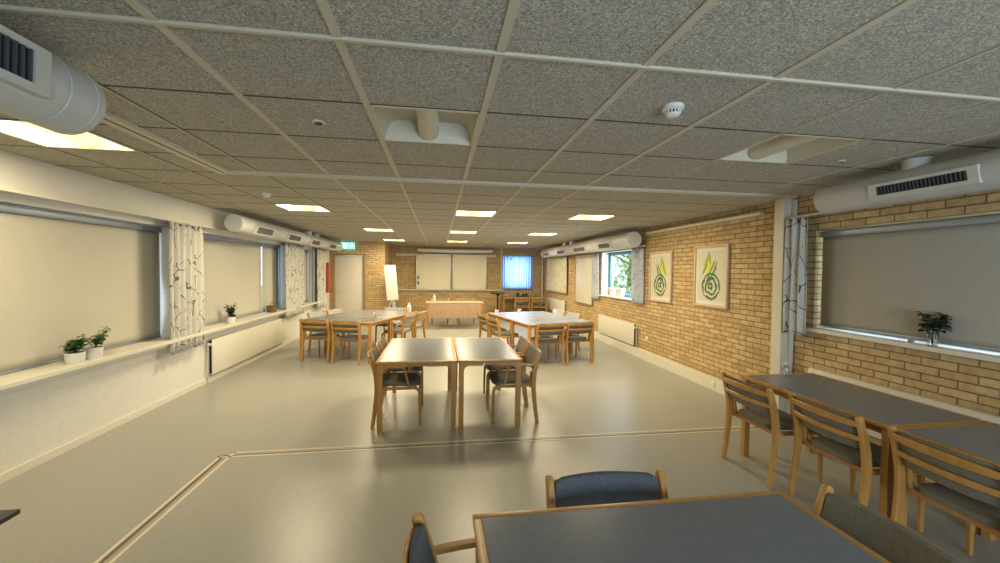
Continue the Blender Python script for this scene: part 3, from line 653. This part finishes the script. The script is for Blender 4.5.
# ------------------------------------------------------------ chairs (origin at floor centre, facing +y)
def arc(cxy, r, a0, a1, n): return [(cxy[0]+r*math.cos(R(a0+(a1-a0)*k/n)), cxy[1]+r*math.sin(R(a0+(a1-a0)*k/n))) for k in range(n+1)]
def make_chair(arms, loc, rz, label, fab):
    t = thing('dining_chair', loc, label, 'chair', None, rz)
    hw = 0.255
    for s in (-1, 1):
        # rear post : foot -> seat -> raked back
        x = s*hw
        pts = [(x,-0.265,0),(x,-0.245,0.15),(x,-0.225,0.32),(x,-0.218,0.44),(x,-0.228,0.55),(x,-0.252,0.66),(x,-0.285,0.765),(x,-0.288,0.778)]
        bm = BM(); sweep(bm, pts, 0.033, 0.047, (1,0,0), sizes=[0.78,0.9,1,1.08,1.08,1.0,0.92,0.55]); obj('rear_leg', bm, 'beech', t)
        # front leg bent into the side rail and up beside the rear post
        x = s*(hw-0.030)
        pts = [(x,0.225,0),(x,0.222,0.20),(x,0.218,0.345)]
        pts += [(x,y,z) for y, z in arc((0.158,0.345), 0.06, 0, 90, 5)][1:]
        pts += [(x,0.0,0.405),(x,-0.14,0.405)]
        pts += [(x,y,z) for y, z in arc((-0.14,0.455), 0.05, 270, 180, 5)][1:]
        pts += [(x,-0.196,0.51),(x,-0.202,0.565)]
        bm = BM(); sweep(bm, pts, 0.030, 0.030, (1,0,0), sizes=[0.85,1]+[1]*(len(pts)-4)+[0.9,0.7]); obj('front_leg', bm, 'beech', t)
        if arms:
            x = s*(hw-0.004)
            pts = [(x,-0.235,0.635),(x,-0.12,0.640),(x,0.02,0.640)] + [(x,y,z) for y, z in arc((0.02,0.595), 0.045, 90, 15, 5)][1:] + [(x,0.085,0.52),(x-s*0.01,0.105,0.42)]
            bm = BM(); sweep(bm, pts, 0.034, 0.020, (1,0,0)); obj('armrest', bm, 'beech', t)
    bm = BM(); sweep(bm, [(-hw+0.03,0.175,0.40),(hw-0.03,0.175,0.40)], 0.02, 0.035, (0,1,0)); obj('seat_rail', bm, 'beech_dark', t)
    bm = BM(); sweep(bm, [(-hw+0.01,-0.185,0.405),(hw-0.01,-0.185,0.405)], 0.02, 0.035, (0,1,0)); obj('seat_rail', bm, 'beech_dark', t)
    # seat cushion: rounded, slightly dished
    bm = BM(); nx, ny = 12, 12; top = []; bot = []
    for j in range(ny+1):
        rt_, rb_ = [], []
        for i in range(nx+1):
            u, v = i/nx*2-1, j/ny*2-1
            hwv = 0.212 + 0.018*v
            sq = 1-0.10*(abs(u)**6)*(abs(v)**6)
            X = u*hwv*sq; Y = 0.005 + v*0.222*sq
            edge = 1-max(abs(u)**8, abs(v)**8)
            z = 0.452 + 0.022*edge - 0.010*(1-u*u)*(1-v*v) - 0.008*v
            if v > 0.7: z -= 0.02*((v-0.7)/0.3)**2
            rt_.append(bm.verts.new((X, Y, z))); rb_.append(bm.verts.new((X*0.97, Y*0.97, 0.422)))
        top.append(rt_); bot.append(rb_)
    for j in range(ny):
        for i in range(nx):
            bm.faces.new((top[j][i],top[j][i+1],top[j+1][i+1],top[j+1][i])); bm.faces.new((bot[j][i],bot[j+1][i],bot[j+1][i+1],bot[j][i+1]))
    for i in range(nx):
        bm.faces.new((top[0][i],bot[0][i],bot[0][i+1],top[0][i+1])); bm.faces.new((top[ny][i],top[ny][i+1],bot[ny][i+1],bot[ny][i]))
    for j in range(ny):
        bm.faces.new((top[j][0],top[j+1][0],bot[j+1][0],bot[j][0])); bm.faces.new((top[j][nx],bot[j][nx],bot[j+1][nx],top[j+1][nx]))
    obj('seat', bm, fab, t)
    # curved back pad between the posts
    def back_y(z): return -0.228 - (z-0.55)*0.262
    def curved(bm, z0, z1, hwid, thick, off, bulge, rnd, crown=0.0):
        n = 14; rings = []
        for i in range(n+1):
            u = i/n*2-1; x = u*hwid; b = -bulge*(1-u*u)
            e = 1.0 if abs(u) < 0.93 else 0.86
            zt, zb = z1 + crown*(1-u*u), z0
            zm = (zt+zb)/2; hz = (zt-zb)/2*e; th = thick/2*e
            q = [(th,-hz+rnd),(th*0.4,-hz),(-th*0.4,-hz),(-th,-hz+rnd),(-th,hz-rnd),(-th*0.4,hz),(th*0.4,hz),(th,hz-rnd)]
            rings.append([(x, back_y(zm+dz)+off+b+dy, zm+dz) for dy, dz in q])
        ring_loft(bm, rings)
    bm = BM(); curved(bm, 0.550, 0.768, hw-0.022, 0.024, 0.010, 0.038, 0.006, 0.0); obj('backrest', bm, fab, t)
    for z0, z1 in ((0.705, 0.742), (0.615, 0.648)):
        bm = BM(); curved(bm, z0, z1, hw+0.006, 0.018, -0.012, 0.045, 0.004, 0.016 if z0 > 0.7 else 0.006); obj('back_slat', bm, 'beech', t)
    return t
LW = 'right wall'
ch0 = make_chair(False, (2.83, 3.03, 0), R(-90), 'beech chair with grey seat at the right wall tables, closest to the white post', 'fabric')
def chair(proto, x, y, facing, label, group=None, swap=None): return dup(proto, (x, y, 0), R(facing-90), label, group, swap)
# facing angle: direction in degrees (0 = +x, 90 = +y)
chair(ch0, 2.91, 2.40, -2, 'beech chair with grey seat at the right wall tables, middle of the three')
chair(ch0, 2.93, 1.73, -3, 'beech chair at the right wall tables, the one nearest the right photo edge')
ca0 = make_chair(True, (-0.42, 4.62, 0), R(-90+2), 'beech armchair at the left side of the middle tables, nearer the camera', 'fabric')
chair(ca0, -0.42, 5.25, 2, 'beech armchair at the left side of the middle tables, the one farther back')
chair(ca0, 0.82, 4.58, 180, 'beech armchair at the right side of the middle tables, nearer the camera')
chair(ca0, 0.84, 5.22, 178, 'beech armchair at the right side of the middle tables, the one farther back')
BL = {'fabric': 'fabric_blue'}
chair(ca0, 0.24, 1.26, 6, 'blue-grey armchair at the left end of the foreground table, arm against the table', None, BL)
chair(ca0, 0.73, 1.40, 268, 'blue-grey chair behind the far edge of the foreground table', None, BL)
chair(ch0, 1.34, 1.22, 178, 'grey padded chair at the right end of the foreground table, seen from above')
PL = {'fabric': 'fabric_overexposed'}
DL = math.degrees(RL); DR = math.degrees(RR)
def gch(o, rz, u, v, face, label, swap=None):
    p = grp(o, rz, u, v); chair(ch0, p[0], p[1], face+math.degrees(rz), label, None, swap)
gch(OL, RL, -1.05, 0.16, 92, 'beech chair at the near side of the left tables, the one on the left')
gch(OL, RL, -0.42, 0.13, 90, 'beech chair at the near side of the left tables, the one on the right')
gch(OL, RL, -1.52, 1.00, 0, 'beech chair on the wall side of the left tables, nearer the camera', PL)
gch(OL, RL, -1.52, 1.62, 0, 'beech chair on the wall side of the left tables, nearer the door', PL)
gch(OL, RL, -0.72, 2.14, 270, 'beech chair with overexposed-looking fabric at the head of the left tables, facing the camera', PL)
gch(OL, RL, -0.08, 1.20, 180, 'beech chair with overexposed-looking fabric at the right side of the left tables, nearer one', PL)
gch(OL, RL, -0.08, 1.82, 180, 'beech chair with overexposed-looking fabric at the right side of the left tables, farther one', PL)
gch(OR, RR, 0.38, 0.14, 90, 'beech chair at the near side of the right tables, the one on the left')
gch(OR, RR, 0.98, 0.14, 90, 'beech chair at the near side of the right tables, closest to the radiator')
gch(OR, RR, -0.02, 1.00, 0, 'beech chair at the left side of the right tables, nearer one')
gch(OR, RR, -0.02, 1.62, 0, 'beech chair at the left side of the right tables, farther one')
gch(OR, RR, 1.42, 1.25, 180, 'beech chair at the window side of the right tables, nearer one', PL)
gch(OR, RR, 1.42, 1.90, 180, 'beech chair at the window side of the right tables, farther one', PL)

# ------------------------------------------------------------ back of the room
t = thing('desk', (0.47, 12.0, 0), 'long light wood desk with a front panel before the whiteboards', 'desk')
bm = BM(); box(bm, -0.83, 0.83, -0.36, 0.36, 0.715, 0.74, 0.004); obj('desktop', bm, 'panelwood', t)
bm = BM(); box(bm, -0.76, 0.76, -0.33, -0.312, 0.30, 0.700, 0.002); obj('front_panel', bm, 'panelwood', t)
for sx in (-1,1):
    for sy in (-1,1):
        bm = BM(); box(bm, sx*0.80-0.022, sx*0.80+0.022, sy*0.32-0.022, sy*0.32+0.022, 0, 0.715, 0.004); obj('leg', bm, 'beech', t)
def office_chair(x, y, lab):
    c = dup(ch0, (x, y, 0), R(180), lab, None)
office_chair(0.05, 12.62, 'chair behind the long desk, on the left')
office_chair(0.85, 12.62, 'chair behind the long desk, on the right')
def whiteboard(x0, x1, lab, marks=False):
    t = thing('whiteboard', ((x0+x1)/2, YF-0.10, 0.98), lab, 'whiteboard'); h = (x1-x0)/2
    bm = BM(); box(bm, -h+0.02, h-0.02, -0.012, 0.012, 0.02, 1.24, 0.002); obj('board_surface', bm, 'board', t)
    bm = BM(); e = 0.022
    box(bm, -h, -h+e, -0.018, 0.018, 0, 1.26, 0.003); box(bm, h-e, h, -0.018, 0.018, 0, 1.26, 0.003); box(bm, -h+e, h-e, -0.018, 0.018, 0, e, 0.003); box(bm, -h+e, h-e, -0.018, 0.018, 1.26-e, 1.26, 0.003)
    obj('board_frame', bm, 'alu', t)
    return t
whiteboard(-0.80, 0.43, 'cream whiteboard on the back wall, left one with two black clips')
whiteboard(0.50, 1.74, 'cream whiteboard on the back wall, right one')
for z, lab in ((1.40, 'upper black clip on the left whiteboard'), (1.20, 'lower black clip on the left whiteboard')):
    bm = BM(); box(bm, -0.745, -0.70, YF-0.15, YF-0.112, z-0.05, z+0.05, 0.006); box(bm, -0.735, -0.71, YF-0.165, YF-0.15, z-0.02, z+0.03, 0.004); obj('board_clip', bm, 'black', label=lab, cat='clip')
bm = BM(); box(bm, -1.50, 2.10, YF-0.04, YF, 2.17, 2.255, 0.006); obj('board_rail', bm, 'trim', label='long cream wall rail carrying the whiteboards', cat='rail')
bm = BM(); box(bm, -1.45, 2.40, YF-0.09, YF, 0.930, 0.955, 0.004); box(bm, -1.45, 2.40, YF-0.09, YF-0.08, 0.955, 0.972, 0.002); obj('pen_tray', bm, 'trim', label='long cream pen tray running below the whiteboards', cat='pen tray')
t = thing('projection_screen', (0.60, YF-0.22, 2.38), 'rolled-up white projection screen case above the whiteboards', 'projection screen')
bm = BM(); cyl(bm, (-1.22,0,0), (1.22,0,0), 0.05, seg=20); box(bm, -1.34,-1.22,-0.055,0.055,-0.055,0.055,0.01); box(bm, 1.22,1.34,-0.055,0.055,-0.055,0.055,0.01); obj('screen_case', bm, 'pot', t)
bm = BM(); box(bm, -1.2, 1.2, -0.01, 0.01, -0.075, -0.05, 0.003); obj('screen_bar', bm, 'alu', t)
for s in (-1,1):
    bm = BM(); box(bm, s*1.28-0.02, s*1.28+0.02, 0.04, 0.22, -0.02, 0.02, 0.003); obj('wall_bracket', bm, 'alu', t)
bm = BM(); box(bm, 0.435, 0.495, YF-0.12, YF-0.041, 0.98, 2.24, 0.003); obj('board_divider', bm, 'doorframe', label='dark narrow strip between the two whiteboards', cat='strip')
# flip chart
t = thing('flip_chart', (-1.35, 12.45, 0), 'white flip chart leaning on its stand left of the whiteboards', 'flip chart', None, R(-6))
bm = BM()
def tilt(z): return (z-0.75)*0.10
P4 = [(-0.16,0.75),(0.17,0.78),(0.05,1.79),(-0.29,1.78)]
q = [bm.verts.new((x, tilt(z)-0.012, z)) for x, z in P4] + [bm.verts.new((x, tilt(z)+0.012, z)) for x, z in P4]
for f in ((0,1,2,3),(7,6,5,4),(0,4,5,1),(1,5,6,2),(2,6,7,3),(3,7,4,0)): bm.faces.new([q[i] for i in f])
obj('paper_pad', bm, 'paper', t, smooth=False)
bm = BM(); sweep(bm, [(-0.30,tilt(1.76),1.79),(0.06,tilt(1.76),1.80)], 0.03, 0.03, (0,1,0)); obj('clamp_bar', bm, 'alu', t)
for nm, pts in (('leg', [(-0.02,0.03,0.8),(-0.26,-0.22,0.0)]), ('leg', [(0.0,0.03,0.8),(0.24,-0.22,0.0)]), ('leg', [(-0.05,0.10,1.5),(-0.02,0.50,0.0)])):
    bm = BM(); cyl(bm, pts[0], pts[1], 0.014, seg=10); obj(nm, bm, 'alu', t)
bm = BM(); cyl(bm, (-0.01,0.04,0.45), (-0.06,0.12,1.7), 0.016, seg=10); obj('stand_mast', bm, 'alu', t)
# small black bistro table
t = thing('standing_table', (2.03, 13.9, 0), 'slim black pedestal table between the desk and the corner table', 'table')
bm = BM(); lathe(bm, [(0,0.88),(0.26,0.88),(0.265,0.892),(0.26,0.905),(0,0.905)], seg=32); obj('tabletop', bm, 'black', t)
bm = BM(); lathe(bm, [(0,0.02),(0.035,0.03),(0.03,0.80),(0.12,0.88),(0,0.88)], seg=16); obj('pedestal', bm, 'black', t)
bm = BM(); lathe(bm, [(0,0),(0.2,0),(0.2,0.01),(0.05,0.03),(0,0.03)], seg=28); obj('base', bm, 'black', t)
table((2.98, 14.50, 0), 1.44, 0.62, 'beech side table against the back wall under the daylit curtain', 0, 'laminate')
chair(ch0, 2.90, 14.10, 90, 'beech chair pushed to the corner table under the back window')
chair(ch0, 3.50, 13.98, 84, 'beech chair in the far right corner beside the pipe')
# black equipment on corner table: a compact twin-spool unit
t = thing('speaker_set', (2.98, 14.42, 0.7355), 'small black equipment standing on the corner table under the back window', 'equipment')
bm = BM(); box(bm, -0.20, 0.20, -0.06, 0.06, 0, 0.05, 0.008); obj('base', bm, 'black', t)
for x, r in ((-0.14,0.055),(0.06,0.04),(0.17,0.045)):
    bm = BM(); cyl(bm, (x,-0.07,0.05+r*0.8), (x,0.06,0.05+r*0.8), r, seg=18); obj('speaker_drum', bm, 'black', t)
bm = BM(); box(bm, 3.56, 3.80, 14.91, 14.945, 0.80, 1.02, 0.004); obj('wooden_board', bm, 'panelwood', label='small flat wooden board leaning at the wall in the far right corner', cat='board')

# closed shutter panel
t = thing('wall_hatch', (3.915, 10.57, 0.79), 'large cream panel hatch on the right brick wall between curtains', 'hatch')
bm = BM(); box(bm, -0.02, 0.014, -0.64, 0.64, 0.03, 1.33, 0.003); obj('hatch_panel', bm, 'trim', t)
bm = BM()
for a in ((-0.67,-0.64,0,1.36),(0.64,0.67,0,1.36),(-0.64,0.64,0,0.03),(-0.64,0.64,1.33,1.36)): box(bm, -0.032, 0.014, a[0], a[1], a[2], a[3], 0.003)
obj('hatch_frame', bm, 'doorframe', t)
bm = BM(); box(bm, -0.04, -0.02, 0.54, 0.57, 1.12, 1.22, 0.003); obj('latch', bm, 'alu', t)

# ------------------------------------------------------------ framed pictures
def art_mat(name, flip):
    m = mat(name, (0.6,0.58,0.45), 0.3); N, L, b = nodes(m)
    tc = N.new('ShaderNodeTexCoord'); sp = N.new('ShaderNodeSeparateXYZ'); L.new(tc.outputs['Object'], sp.inputs[0])
    def vm(loc, sc):
        mp = N.new('ShaderNodeMapping'); mp.vector_type = 'TEXTURE'; mp.inputs['Location'].default_value = loc; mp.inputs['Scale'].default_value = sc; L.new(tc.outputs['Object'], mp.inputs[0]); return mp
    def blob(loc, sc, rot=0, soft=0.25, noise=0.5):
        mp = vm(loc, sc); mp.inputs['Rotation'].default_value = (rot, 0, 0)
        n = N.new('ShaderNodeTexNoise'); n.inputs['Scale'].default_value = 3; L.new(mp.outputs[0], n.inputs['Vector'])
        ln = N.new('ShaderNodeVectorMath'); ln.operation = 'LENGTH'; L.new(mp.outputs[0], ln.inputs[0])
        ad = N.new('ShaderNodeMath'); ad.operation = 'MULTIPLY_ADD'; ad.inputs[1].default_value = noise; L.new(n.outputs['Fac'], ad.inputs[0]); L.new(ln.outputs['Value'], ad.inputs[2])
        mr = N.new('ShaderNodeMapRange'); mr.inputs[1].default_value = 1+noise*0.5+soft; mr.inputs[2].default_value = 1+noise*0.5-soft; L.new(ad.outputs[0], mr.inputs[0]); return mr, mp
    col = None
    def over(fac, c, prev):
        mx = N.new('ShaderNodeMix'); mx.data_type = 'RGBA'; L.new(fac, mx.inputs[0]); mx.inputs[7].default_value = (*c, 1)
        if prev is None: mx.inputs[6].default_value = (0.58,0.55,0.42,1)
        else: L.new(prev, mx.inputs[6])
        return mx.outputs[2]
    def mul(a, b_):
        q = N.new('ShaderNodeMath'); q.operation = 'MULTIPLY'; L.new(a, q.inputs[0]); L.new(b_, q.inputs[1]); return q.outputs[0]
    y1, _ = blob((0, 0.06*flip, 0.15), (1, 0.11, 0.13)); col = over(y1.outputs[0], (0.62,0.58,0.10), col)
    st, mp = blob((0, -0.02*flip, 0.05), (1, 0.07, 0.20), R(30*flip), 0.12)
    wv = N.new('ShaderNodeTexWave'); wv.bands_direction = 'Y'; wv.inputs['Scale'].default_value = 0.42; wv.inputs['Distortion'].default_value = 1.5; L.new(mp.outputs[0], wv.inputs['Vector'])
    wr = N.new('ShaderNodeMapRange'); wr.inputs[1].default_value = 0.35; wr.inputs[2].default_value = 0.55; L.new(wv.outputs['Fac'], wr.inputs[0])
    col = over(mul(st.outputs[0], wr.outputs[0]), (0.08,0.20,0.05), col)
    for (ly, lz, ra) in ((0.10, 0.20, 20), (0.03, 0.27, -12), (-0.07, 0.06, 40), (0.13, 0.10, 35)):
        lf, _ = blob((0, ly*flip, lz), (1, 0.020, 0.10), R(ra*flip), 0.15, 0.3); col = over(lf.outputs[0], (0.16,0.30,0.06), col)
    sp2, mp2 = blob((0, -0.01*flip, -0.15), (1, 0.20, 0.20), 0, 0.06, 0.25)
    rg = N.new('ShaderNodeTexWave'); rg.wave_type = 'RINGS'; rg.rings_direction = 'X'; rg.inputs['Scale'].default_value = 0.85; rg.inputs['Distortion'].default_value = 4.5; rg.inputs['Detail'].default_value = 3; rg.inputs['Detail Scale'].default_value = 2.5
    L.new(mp2.outputs[0], rg.inputs['Vector'])
    rr = N.new('ShaderNodeMapRange'); rr.inputs[1].default_value = 0.35; rr.inputs[2].default_value = 0.6; L.new(rg.outputs['Fac'], rr.inputs[0])
    col = over(mul(sp2.outputs[0], rr.outputs[0]), (0.03,0.12,0.045), col)
    L.new(col, b.inputs['Base Color']); return m
def picture(y, z, w_, h_, label, flip):
    t = thing('framed_picture', (XR-0.004, y, z), label, 'picture')
    e = 0.035; hw, hh = w_/2, h_/2
    bm = BM()
    for a in ((-hw,-hw+e,-hh,hh),(hw-e,hw,-hh,hh),(-hw+e,hw-e,-hh,-hh+e),(-hw+e,hw-e,hh-e,hh)): box(bm, -0.035, 0, a[0], a[1], a[2], a[3], 0.004)
    obj('picture_frame', bm, mat('light_frame_wood', (0.55,0.40,0.25), 0.4) if 'light_frame_wood' not in bpy.data.materials else bpy.data.materials['light_frame_wood'], t)
    bm = BM(); box(bm, -0.016, -0.002, -hw+e, hw-e, -hh+e, hh-e); obj('mat_board', bm, 'paper', t, smooth=False)
    bm = BM(); box(bm, -0.018, -0.016, -hw+e+0.045, hw-e-0.045, -hh+e+0.05, hh-e-0.05); obj('print', bm, art_mat('plant_print_%s' % ('a' if flip > 0 else 'b'), flip), t, smooth=False)
    return t
picture(5.375, 1.625, 0.74, 0.90, 'larger framed green and yellow plant print, nearer the white post', 1)
picture(6.72, 1.595, 0.72, 0.90, 'framed green plant print farther along, nearer the far window curtain', -1)

# ------------------------------------------------------------ plants, pots, bottles
def leaf(bm, base, d, L_, w_, droop):
    d = Vector(d).normalized(); s = d.cross(Vector((0,0,1)));
    if s.length < 0.1: s = Vector((1,0,0))
    s.normalize(); n = s.cross(d)
    rows = []
    for k in range(5):
        u = k/4; c = Vector(base) + d*L_*u + Vector((0,0,-droop*L_*u*u)); ww = w_*math.sin(math.pi*(0.08+0.88*u))**0.8
        rows.append([bm.verts.new(c - s*ww/2 + n*ww*0.12), bm.verts.new(c), bm.verts.new(c + s*ww/2 + n*ww*0.12)])
    for a, b in zip(rows, rows[1:]):
        for i in (0,1): bm.faces.new((a[i],a[i+1],b[i+1],b[i]))
def plant(x, y, z, pr, ph, label, style, potm='pot', leafm='leaf', seed=1):
    rng = random.Random(seed)
    t = thing('potted_plant', (x,y,z), label, 'plant')
    if potm:
        bm = BM(); lathe(bm, [(0,0),(pr*0.86,0),(pr*0.92,0.008),(pr,ph*0.9),(pr,ph),(pr*0.9,ph),(pr*0.88,ph*0.86),(0,ph*0.86)], seg=28); obj('pot', bm, potm, t)
        bm = BM(); lathe(bm, [(0,ph*0.84),(pr*0.88,ph*0.84),(pr*0.88,ph*0.88),(0,ph*0.90)], seg=20); obj('soil', bm, 'soil', t)
    f = BM(); st = BM()
    if style == 'bushy':
        for k in range(26):
            a = rng.uniform(0, 6.28); q = rng.uniform(0.1,1)
            tip = Vector((math.cos(a)*pr*1.1*q, math.sin(a)*pr*1.25*q, ph+rng.uniform(0.03,0.10)))
            cyl(st, (tip.x*0.3,tip.y*0.3,ph*0.85), tip, 0.002, seg=5)
            for j in range(7):
                b = rng.uniform(0,6.28); leaf(f, tip+Vector((0,0,rng.uniform(-0.02,0.01))), (math.cos(b),math.sin(b),rng.uniform(-0.1,0.7)), rng.uniform(0.045,0.07), rng.uniform(0.026,0.042), 0.4)
    elif style == 'spray':
        for k in range(14):
            a = rng.uniform(-1.0,1.9) if k < 10 else rng.uniform(0,6.28); ln = rng.uniform(0.12,0.24)
            d = Vector((math.cos(a+1.0)*0.5, math.sin(a+0.6), rng.uniform(0.5,1.0))).normalized(); b0 = Vector((0,0,ph*0.85)); tip = b0+d*ln+Vector((0,0,0.01))
            cyl(st, b0, tip, 0.002, seg=5)
            for j in range(8):
                p = b0.lerp(tip, 0.4+0.6*j/7); b = rng.uniform(0,6.28); leaf(f, p, (math.cos(b),math.sin(b),rng.uniform(0,0.6)), rng.uniform(0.04,0.06), rng.uniform(0.024,0.036), 0.4)
    elif style == 'upright':
        for k in range(11):
            a = rng.uniform(0,6.28); d = Vector((math.cos(a)*0.22, math.sin(a)*0.28, 1)).normalized(); b0 = Vector((math.cos(a)*0.015,math.sin(a)*0.02,ph*0.85)); ln = rng.uniform(0.13,0.22); tip = b0+d*ln
            cyl(st, b0, tip, 0.003, seg=5)
            for j in range(12):
                p = b0.lerp(tip, 0.1+0.9*j/11); b = rng.uniform(0,6.28); leaf(f, p, (math.cos(b),math.sin(b),rng.uniform(0.1,0.7)), rng.uniform(0.045,0.065), rng.uniform(0.032,0.045), 0.35)
    elif style == 'glass':
        for k in range(15):
            a = rng.uniform(0,6.28); d = Vector((math.cos(a)*0.22, math.sin(a)*0.35, 1)).normalized(); b0 = Vector((0,0,0.01)); ln = rng.uniform(0.15,0.27); tip = b0+d*ln
            cyl(st, b0, tip, 0.002, seg=5)
            for j in range(5):
                p = b0.lerp(tip, 0.65+0.35*j/4); b = rng.uniform(0,6.28); leaf(f, p, (math.cos(b)*0.6,math.sin(b),rng.uniform(0.0,0.9)), rng.uniform(0.05,0.07), rng.uniform(0.045,0.06), 0.4)
    obj('foliage', f, leafm, t); obj('stems', st, leafm, t); return t
plant(-3.24, 4.17, 0.795, 0.070, 0.095, 'bushy dark green plant in a white pot on the left sill, left of the pair', 'bushy', seed=3)
plant(-3.23, 4.37, 0.795, 0.062, 0.105, 'spreading green plant in a white pot on the left sill, right of the pair', 'spray', seed=5)
plant(-3.24, 6.96, 0.795, 0.065, 0.10, 'upright dark green plant in a white pot standing alone on the left sill', 'upright', leafm='leafdark', seed=8)
t = plant(3.93, 2.69, 1.105, 0.045, 0.10, 'small dark plant cutting in a clear glass on the near right window sill', 'glass', None, 'leafdark', seed=4)
bm = BM(); lathe(bm, [(0.034,0),(0.040,0.10),(0.037,0.10),(0.031,0.004),(0,0.004),(0,0)][::-1], seg=20); obj('glass_vase', bm, 'clear', t)
t = thing('basket', (-3.27, 8.62, 0.795), 'small brown wicker basket on the left sill by the narrow blind', 'basket')
bm = BM(); lathe(bm, [(0,0),(0.075,0),(0.095,0.09),(0.10,0.13),(0.088,0.13),(0.08,0.05),(0,0.02)], seg=24); obj('basket_body', bm, 'basket', t)
bm = BM(); hp = [(0, 0.095*math.cos(a), 0.13+0.07*math.sin(a)) for a in [math.pi*k/12 for k in range(13)]]; sweep(bm, hp, 0.012, 0.012, (1,0,0)); obj('basket_handle', bm, 'basket', t)
for yy, lab in ((8.86, 'white pot on the clear window sill, the left one'), (8.50, 'white pot on the clear window sill, the right one')):
    t = thing('plant_pot', (3.99, yy, 1.115), lab, 'pot')
    bm = BM(); lathe(bm, [(0,0),(0.085,0),(0.11,0.17),(0.115,0.19),(0.10,0.19),(0.09,0.12),(0,0.12)], seg=24); obj('pot_body', bm, 'pot', t)
    bm = BM(); lathe(bm, [(0,0.11),(0.09,0.11),(0.09,0.13),(0,0.135)], seg=20); obj('soil', bm, 'soil', t)
def bottle(x, y, z, r, h, m, label, pump=False, name='bottle'):
    t = thing(name, (x,y,z), label, 'bottle')
    bm = BM(); lathe(bm, [(0,0),(r*0.95,0),(r,r*0.1),(r,h*0.58),(r*0.9,h*0.66),(r*0.35,h*0.76),(r*0.33,h*0.82),(0,h*0.82)], seg=22); obj('bottle_body', bm, m, t)
    bm = BM(); lathe(bm, [(0,h*0.81),(r*0.42,h*0.81),(r*0.42,h*0.90),(r*0.2,h*0.91),(r*0.2,h),(0,h)], seg=16)
    if pump: box(bm, 0, r*1.1, -r*0.15, r*0.15, h*0.95, h, 0.001)
    obj('bottle_cap', bm, 'pot', t)
bottle(-3.24, 3.46, 0.795, 0.05, 0.235, 'clear', 'clear pump bottle on the left sill at the photo edge', True)
bottle(3.14, 3.25, 0.7355, 0.032, 0.13, 'clear', 'small clear pump bottle on the right wall table beside the white post', True)
p = grp(OL, RL, -0.10, 0.28); bottle(p[0], p[1], 0.7355, 0.035, 0.15, 'clear', 'small clear bottle on the front table of the left group')
p = grp(OL, RL, -0.12, 1.85); bottle(p[0], p[1], 0.7355, 0.045, 0.22, 'pot', 'white bottle on the rear table of the left group')
bottle(-0.12, 11.85, 0.7405, 0.035, 0.26, 'pot', 'white bottle standing on the left end of the long desk')
def candle(x, y, label, name='tea_light_cup'):
    t = thing(name, (x,y,0.7355), label, 'cup')
    bm = BM(); lathe(bm, [(0,0),(0.035,0),(0.042,0.075),(0.038,0.075),(0.032,0.01),(0,0.01)], seg=20); obj('cup_body', bm, 'pot', t)
p = grp(OR, RR, 0.16, 1.95); candle(p[0], p[1], 'white cup at the far left corner of the right tables')
p = grp(OR, RR, 0.72, 1.98); candle(p[0], p[1], 'white cup at the far edge of the right tables')
p = grp(OR, RR, 1.25, 1.30); bottle(p[0], p[1], 0.7355, 0.03, 0.14, 'pot', 'small white bottle on the window side of the right tables')
# dark stool whose corner shows at the lower left
t = thing('side_table', (-1.906, 1.52, 0), 'dark topped side table whose corner shows at the lower left edge', 'side table')
bm = BM(); box(bm, -0.30, 0.30, -0.30, 0.30, 0.70, 0.72, 0.004); obj('tabletop', bm, 'black', t)
for sx in (-1,1):
    for sy in (-1,1):
        bm = BM(); box(bm, sx*0.20-0.02, sx*0.20+0.02, sy*0.24-0.02, sy*0.24+0.02, 0, 0.70, 0.003); obj('leg', bm, 'alu', t)

# ------------------------------------------------------------ outside
bm = BM(); box(bm, 4.24, 40, -20, 50, -0.35, -0.30); box(bm, -40, 4.24, 15.3, 50, -0.35, -0.30); struct('ground', bm, 'grass')
def tree(x, y, h, r, label, seed, n=700):
    rng = random.Random(seed); t = thing('tree', (x,y,-0.30), label, 'tree', 'trees outside the far window')
    bm = BM(); sweep(bm, [(0,0,0),(0.05,0,h*0.4),(0,0.05,h*0.8)], 0.22, 0.22, (1,0,0), sizes=[1,0.75,0.4], rnd=0.6)
    for k in range(7):
        a = rng.uniform(0,6.28); cyl(bm, (0.02,0,h*(0.3+0.06*k)), (math.cos(a)*r*0.7, math.sin(a)*r*0.7, h*(0.45+0.06*k)), 0.05, 0.015, seg=7)
    obj('trunk', bm, 'bark', t)
    bm = BM()
    for k in range(n):
        while True:
            p = Vector((rng.uniform(-1,1), rng.uniform(-1,1), rng.uniform(-1,1)))
            if 0.3 < p.length < 1: break
        b = Vector((p.x*r, p.y*r, h*0.58+p.z*h*0.45)); a = rng.uniform(0,6.28)
        leaf(bm, b, (math.cos(a), math.sin(a), rng.uniform(-0.5,0.6)), rng.uniform(0.14,0.26), rng.uniform(0.07,0.12), 0.4)
    obj('foliage', bm, 'treeleaf', t)
tree(8.6, 17.2, 4.2, 1.7, 'green leafy tree outside the clear far window, on the left', 1, 900)
tree(11.2, 22.8, 5.0, 2.2, 'green leafy tree farther outside the clear far window', 2, 900)
tree(7.3, 13.6, 3.2, 1.2, 'green leafy tree close outside the clear far window, on the right', 3, 700)
